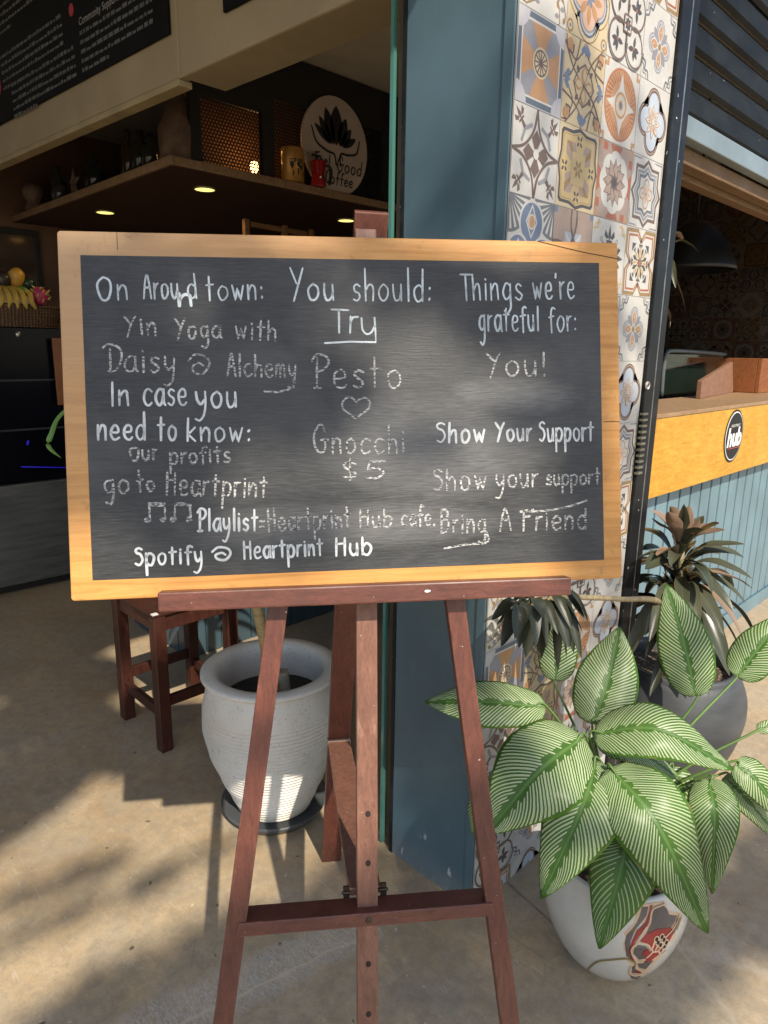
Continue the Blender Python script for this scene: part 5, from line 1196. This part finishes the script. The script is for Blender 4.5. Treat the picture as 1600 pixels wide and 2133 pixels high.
# bronze leaves poking out behind the black rail
hp=thing('hanging_cordyline','small dark strap-leaved plant half hidden behind the black rail inside the bar','plant',(1.55,.34,1.44))
b=MB(); b.lathe([(0,1.432),(.06,1.432),(.085,1.55),(.09,1.56),(.08,1.56),(.07,1.55),(0,1.54)],(1.53,.42,0),24); b.build('pot_body',bpy.data.materials['matt_dark_grey'],hp)
b=MB(); b.tube([(1.53,.42,1.545),(1.55,.38,1.85),(1.60,.33,2.16)],[.012,.010,.008],8,sub=5); b.build('stem',CSTEM,hp)
rosette(hp,(1.58,.35,2.0),(1.605,.325,2.18),12,.13,.19,.022,seed=21,droop=1.6)
b=MB(); strap(b,catmull([(1.56,.37,1.92),(1.60,.33,1.90),(1.625,.30,1.85),(1.63,.29,1.80)],5),.022,cup=.4); b.build('leaf',COR[1],hp,recalc=False)
# ---------------------------------------------------------------- things inside the café
fr_=thing('display_fridge','black glass display fridge with blue light strips and a grey steel base','fridge',(-.4,4.25,0))
MB().box(-1.4,.40,3.99,4.7,.01,.05).build('plinth',DARK,fr_)
MB().box(-1.42,.41,3.95,4.7,.06,.76).build('steel_base',simple('brushed_grey_steel',(.16,.165,.16),.42,.3,3,metal=.5,stretch=(1,1,7),dirt=(.09,.09,.085)),fr_,.006)
BLK=simple('black_glass',(.004,.004,.007),.2,.3,3,spec=.15)
b=MB(); b.box(-1.42,.41,3.99,4.7,.765,1.80); b.build('cabinet',BLK,fr_,.005)
for z in (1.12,1.45): MB().box(-1.4,.39,3.978,3.989,z,z+.012).build('shelf_line',simple('dim_shelf_edge',(.03,.03,.035),.4),fr_)
BLU=emis('blue_led',(.03,.02,.7),.2)
for P,r_ in (([(.02,3.984,.875),(.33,3.984,.835)],.0035),([(.075,3.984,1.02),(.085,3.984,1.05)],.007)):
    b=MB(); b.tube(P,r_,8); b.build('led_strip',BLU,fr_)
b=MB(); b.lathe([(0,-.012),(.014,-.01),(.02,0)],(.093,3.985,1.755),16,axis='Y'); b.build('lock',simple('steel_lock',(.5,.5,.48),.3,metal=.9),fr_)
tag(MB().box(.285,.39,3.93,3.948,1.285,1.735).build('wooden_board',simple('reddish_board',(.23,.085,.03),.5,.25,5),None,.003),'reddish brown board fixed upright on the black fridge front','board')
# fruit basket
bk=thing('fruit_basket','woven brown wicker basket full of fruit on top of the fridge','basket',(.02,4.2,1.80))
b=MB(); pr_=[]
for k in range(22): pr_.append((.40+.05*k/21+.006*math.sin(k*2.1),1.802+.13*k/21))
pr_+=[(.46,1.938),(.455,1.945),(.44,1.938),(.40,1.82),(0,1.82)]
b.lathe([(0,1.803)]+pr_,(.02,4.2,0),60,sy=.5)
def wick():
    m,t,p=newmat('wicker'); v=coords(t); w_=N(t,'TexWave',Scale=14.,Distortion=1.5,_bands_direction='X'); L(t,v,w_.inputs[0]); w2=N(t,'TexWave',Scale=30.,Distortion=1.,_bands_direction='Z'); L(t,v,w2.inputs[0])
    k=math_(t,'MULTIPLY',w_.outputs['Fac'],w2.outputs['Fac']); L(t,ramp(t,k,[(.1,(.07,.035,.018)),(.6,(.30,.17,.09))]),p.inputs['Base Color']); p.inputs['Roughness'].default_value=.7; bump(t,p,k,.8,.01); return m
b.build('wicker_wall',wick(),bk)
YEL=simple('banana_yellow',(.45,.30,.05),.5,.25,12,dirt=(.2,.13,.03)); 
bn=thing('banana_bunch','bunch of yellow bananas hanging over the basket\'s front edge','bananas',(.08,4.05,1.97))
for k in range(6):
    x=-.03+k*.045; b=MB(); b.tube([(.07+(x-.07)*.3,4.08,2.06),(x,4.03,2.03),(x*1.0,3.985,1.97),(x+.012*(k-3),3.975,1.92)],[.008,.019,.02,.006],9,sub=4); b.build('banana',YEL,bn)
def fruit(name,label,c,r,col,s=(1,1,1),rough=.4,cat='fruit'):
    b=MB(); n_=14; b.lathe([(r*math.sin(math.pi*k/n_)*(1+.08*math.cos(3*math.pi*k/n_)),-r*math.cos(math.pi*k/n_)) for k in range(n_+1)],(0,0,0),20)
    for v_ in b.b.verts: v_.co=V(c)+V((v_.co.x*s[0]+v_.co.z*.25*(s[2]-1),v_.co.y*s[1],v_.co.z*s[2]))
    return tag(b.build(name,simple(name+'_skin',col,rough,.3,14),bk if False else None),label,cat)
fruit('papaya','orange-yellow mango standing on top of the fruit pile',(.16,4.12,2.125),.05,(.55,.28,.04),(1,1,1.35))
fruit('orange','orange at the left photo edge in the fruit basket',(-.02,4.10,2.09),.045,(.55,.17,.02))
fruit('avocado','dark purplish round fruit left of the mango',(.07,4.13,2.10),.055,(.04,.03,.025),(1,1,1.1))
fruit('melon','dark green round fruit right of the mango',(.235,4.14,2.085),.05,(.012,.03,.018),(1,1,1.))
fruit('lime','small green fruit between the bananas and the pink fruit',(.17,4.06,2.035),.035,(.08,.20,.03))
df=thing('dragon_fruit','bright pink spiky dragon fruit at the right of the basket','fruit',(.27,4.05,2.02))
b=MB(); b.lathe([(.055*math.sin(math.pi*k/12),-.062*math.cos(math.pi*k/12)) for k in range(13)],(.27,4.04,2.01),18); b.build('skin',simple('pink_skin',(.42,.03,.10),.45,.25,16),df)
b=MB()
for k in range(18):
    a=k*2.4; z=-.05+.1*k/17; r_=math.sqrt(max(.0004,.0032-z*z)); c_=V((.27+r_*math.cos(a),4.04+r_*math.sin(a),2.01+z)); d=V((math.cos(a),math.sin(a),1.)).normalized(); b.tube([c_,c_+d*.028],[.012,.002],6)
b.build('scales',simple('greenish_scales',(.35,.30,.08),.5,.4,20),df)
# bar inside with tongue and groove boards
cb2=thing('inner_bar','dull teal boarded bar inside the café, below the canopy','bar',(1.2,2.9,0))
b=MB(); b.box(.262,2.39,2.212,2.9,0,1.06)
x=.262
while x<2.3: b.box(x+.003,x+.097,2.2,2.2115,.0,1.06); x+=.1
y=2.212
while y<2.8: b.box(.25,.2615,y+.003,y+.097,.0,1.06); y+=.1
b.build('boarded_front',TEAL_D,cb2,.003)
MB().box(.22,2.39,2.17,2.93,1.0605,1.1).build('bar_top',simple('dark_bar_top',(.07,.035,.018),.35,.3,4),cb2,.004)
# goods on the canopy
tin=thing('coffee_tin','gold coffee tin printed with a dark world map on the canopy edge','tin',(1.10,2.32+.0,2.605))
cx,cy=1.105,2.245+.115
GOLD=simple('gold_tin',(.42,.22,.055),.35,.2,6,metal=.35)
tz=2.605; tr_=.064; cx,cy=1.10,2.30
b=MB(); b.lathe([(0,tz),(tr_,tz),(tr_,tz+.155),(tr_*.97,tz+.167),(tr_*.9,tz+.172),(0,tz+.174)],(cx,cy,0),40); b.build('tin_body',GOLD,tin)
b=MB()
def ontin(a,z): return V((cx+(tr_+.0012)*math.sin(a),cy-(tr_+.0012)*math.cos(a),tz+z*.8))
a0=-.55
for ch,a in zip('COFFEE',(-.62,-.42,-.22,-.02,.18,.38)):
    c_=ontin(a+a0*.3,.118); text_into(b,ch,.028,c_,V((math.cos(a+a0*.3),math.sin(a+a0*.3),0)),(0,0,1),0,bold=.0008)
for pts in ([(-.9,.105),(-.62,.11),(-.5,.09),(-.62,.075),(-.7,.06),(-.85,.085)],[(-.66,.058),(-.52,.05),(-.55,.025),(-.62,.012)],[(-.3,.10),(-.1,.115),(.25,.11),(.4,.09),(.2,.07),(.1,.055),(.0,.075),(-.2,.085)],[(-.22,.075),(-.05,.07),(-.08,.045),(-.15,.025),(-.2,.05)],[(.3,.045),(.42,.045),(.4,.03),(.3,.03)]):
    b.face([ontin(a+.0,z) for a,z in pts])
b.build('print',DARK,tin,recalc=False)
mk=thing('moka_pot','red stovetop coffee pot with a black handle in front of the oval sign','coffee pot',(1.31,2.30,2.605))
mx_,my_=1.275,2.29; k_=.72
b=MB(); b.lathe([(0,tz),(.066*k_,tz),(.05*k_,tz+.085*k_),(.05*k_,tz+.092*k_),(.064*k_,tz+.18*k_),(.063*k_,tz+.185*k_),(.02*k_,tz+.198*k_),(0,tz+.2*k_)],(mx_,my_,0),8)
b.build('body',simple('red_enamel',(.30,.012,.014),.2,.15,5),mk,.002,smooth=False)
b=MB(); b.tube([(mx_-.01,my_,tz+.142),(mx_-.01,my_,tz+.156)],.008,8); b.box(mx_-.045,mx_+.02,my_-.006,my_+.006,tz+.1565,tz+.169); b.build('lid_knob',DARK,mk,.002)
b=MB(); b.tube([(mx_+.04,my_-.01,tz+.12),(mx_+.075,my_-.015,tz+.113),(mx_+.084,my_-.015,tz+.08),(mx_+.072,my_-.015,tz+.02)],[.006,.009,.010,.008],8,sub=4); b.build('handle',DARK,mk)
b=MB(); b.lathe([(0,.0),(.007,.002),(.008,.01)],(mx_-.01,my_-.044,tz+.045),10,axis='Y'); b.build('valve',simple('chrome_valve',(.7,.65,.6),.15,metal=.9),mk)
# sack and bottles in the dark, on the left run of the canopy
b=MB(); b.lathe([(0,0),(.10,.0),(.115,.06),(.10,.15),(.085,.22),(.06,.26),(.03,.31),(.05,.34),(.02,.345),(0,.34)],(0,0,0),18)
for v_ in b.b.verts:
    q=v_.co; k=1+.12*math.sin(q.z*40+math.atan2(q.y,q.x)*3); v_.co=V((.50+q.x*k,2.46+q.y*k,2.604+q.z*1.1))
tag(b.build('coffee_sack',simple('brown_sack',(.13,.085,.06),.85,.35,14,bumps=.5)),'crumpled brown sack at the canopy\'s front corner','sack')
bc=[(.02,.022,.018),(.05,.03,.014),(.014,.02,.02),(.04,.045,.05)]
def bottle(x,y,h,r,i,label,name='bottle'):
    t=thing(name,label,name,(x,y,2.604),'bottles on the canopy')
    b=MB(); b.lathe([(0,0),(r,0),(r,h*.6),(r*.8,h*.7),(r*.35,h*.78),(r*.33,h*.95)],(x,y,2.604),18); b.build('glass',simple('bottle_glass_%d'%i,bc[i%4],.12,.2,5),t)
    b=MB(); b.lathe([(r*.4,h*.95),(r*.4,h),(0,h)],(x,y,2.604),12); b.build('cap',DARK,t)
for i,(x,y,h,r,lb) in enumerate(((.47,2.85,.24,.05,'squat dark bottle nearest the brown sack'),(.52,3.1,.3,.042,'tall dark bottle, second from the brown sack'),(.46,3.45,.2,.06,'low wide bottle in the middle of the dark canopy shelf'),(.5,4.15,.27,.05,'dark bottle far left on the canopy shelf'),(.44,2.68,.17,.045,'small jar-like bottle right beside the brown sack'),(.58,2.95,.26,.045,'dark bottle standing behind the squat one'),(.60,3.32,.29,.04,'slim tall bottle behind the low wide bottle'),(.43,3.95,.16,.05,'low dark bottle between starfish and far left bottle'))): bottle(x,y,h,r,i,lb)
sf=MB()
for k in range(5): sf.tube([(.45,3.75,2.70),(.45,3.75+.09*math.cos(k*1.257+.3),2.70+.09*math.sin(k*1.257+.3))],[.022,.004],8)
sf.lathe([(.0,0),(.05,.0),(.05,.012),(0,.012)],(.45,3.75,2.604),12)
sf.tube([(.45,3.75,2.61),(.45,3.75,2.70)],.006,6)
tag(sf.build('starfish_ornament',simple('pale_ornament',(.16,.12,.09),.8,.2,20)),'pale starfish ornament standing on the dark canopy shelf','ornament')
b=MB(); b.lathe([(0,0),(.07,.0),(.06,.05),(.045,.08),(.07,.12),(.075,.16),(.05,.2),(0,.21)],(.45,4.5,2.604),18); tag(b.build('clay_figure',simple('clay',(.17,.11,.075),.8,.3,20)),'small brown clay figure at the far left of the canopy shelf','ornament')
# bar chair seen just above the chalkboard
ch=thing('bar_chair','wooden chair back lit from above, standing on the inner bar behind the chalkboard','chair',(1.2,2.6,1.1))
CHW=simple('honey_wood',(.16,.075,.025),.45,.25,8)
for x in (1.0,1.28,1.46): MB().bar((x,2.6,1.1),(x-.01 if x<1.4 else x+.02,2.62,2.43),(1,0,0),.035,.03).build('back_post',CHW,ch,.004)
for z in (2.33,2.405): MB().bar((1.02,2.616,z),(1.44,2.618,z-.005),(0,0,1),.03,.018).build('back_rail',CHW,ch,.003)
# ---------------------------------------------------------------- unseen roof added above to shade the shop front, and the street tree behind the viewer
aw=thing('awning','plain porch roof over the shop front, above the photo','awning',(-.9,2.4,3.52))
MB().box(-2.4,.02,-.55,6,3.52,3.6).build('roof_sheet',simple('porch_roof',(.3,.28,.25),.7),aw)
tt=thing('street_tree','leafy street tree behind the viewer whose crown dapples the sunlight','tree',(-4.6,-7.6,0))
BARK=simple('grey_bark',(.12,.09,.065),.85,.4,10,stretch=(3,3,1),bumps=.8,bscale=12)
LFM=leaf_mat('tree_leaf',(.05,.10,.02),(.09,.15,.03),(.08,.13,.03))
def along(p,h):
    p=V(p); return p+SUN*((h-p.z)/SUN.z)
# shade wanted on the ground: (x,y,radius,leaf count); the crown clumps stand in the sun's way at 6-8 m height
SH=SHADE
b=MB(); b.tube([(-4.6,-7.6,0),(-4.5,-7.5,2),(-4.3,-7.2,4.2),(-4.0,-7.0,6.5)],[.2,.16,.12,.06],12,sub=4); b.build('trunk',BARK,tt)
rt_=random.Random(5); crown=MB(); limbs=MB()
def quad_(e):
    x,y,z,rx,ry,n_,h=e; return V((x,y,z)),V((rx[0],rx[1],0)),V((ry[0],ry[1],0)),n_,h
# looser foliage that half shades the chalkboard and the tiles
ALL=[quad_(e) for e in SH]+[(bp(u,v_),EX*a,EY*b_,n_,h) for u,v_,a,b_,n_,h in BOARD_SHADE]+[(V((x,0,z)),V((a,0,0)),V((0,0,b_)),n_,h) for x,z,a,b_,n_,h in TILE_SHADE]+[(V((0,y,z)),V((0,a,0)),V((0,0,b_)),n_,h) for y,z,a,b_,n_,h in PILLAR_SHADE]
for (c0,AX,AY,n_,h) in ALL:
    c_=along(c0,h)
    if AX.z==0 and AY.z==0 and n_>540: limbs.tube([(-4.3,-7.2,4.2+.3*rt_.random()),(V((-4.2,-7.1,5.2))+c_)/2+V((0,0,.2)),c_],[.05,.03,.012],6,sub=4)
    for k in range(n_):
        a=rt_.uniform(0,6.283); r_=math.sqrt(rt_.random()); p=along(c0+AX*(r_*math.cos(a))+AY*(r_*math.sin(a)),h+rt_.uniform(-.35,.35))
        d=V((rt_.uniform(-1,1),rt_.uniform(-1,1),rt_.uniform(-.6,.4))).normalized(); l_=rt_.uniform(.07,.12)
        s_=d.cross(V((rt_.uniform(-1,1),rt_.uniform(-1,1),1))).normalized()*l_*.42
        crown.face([p-d*l_*.5,p-d*l_*.1+s_,p+d*l_*.5,p-d*l_*.1-s_])
limbs.build('branches',BARK,tt); crown.build('crown',LFM,tt,recalc=False)
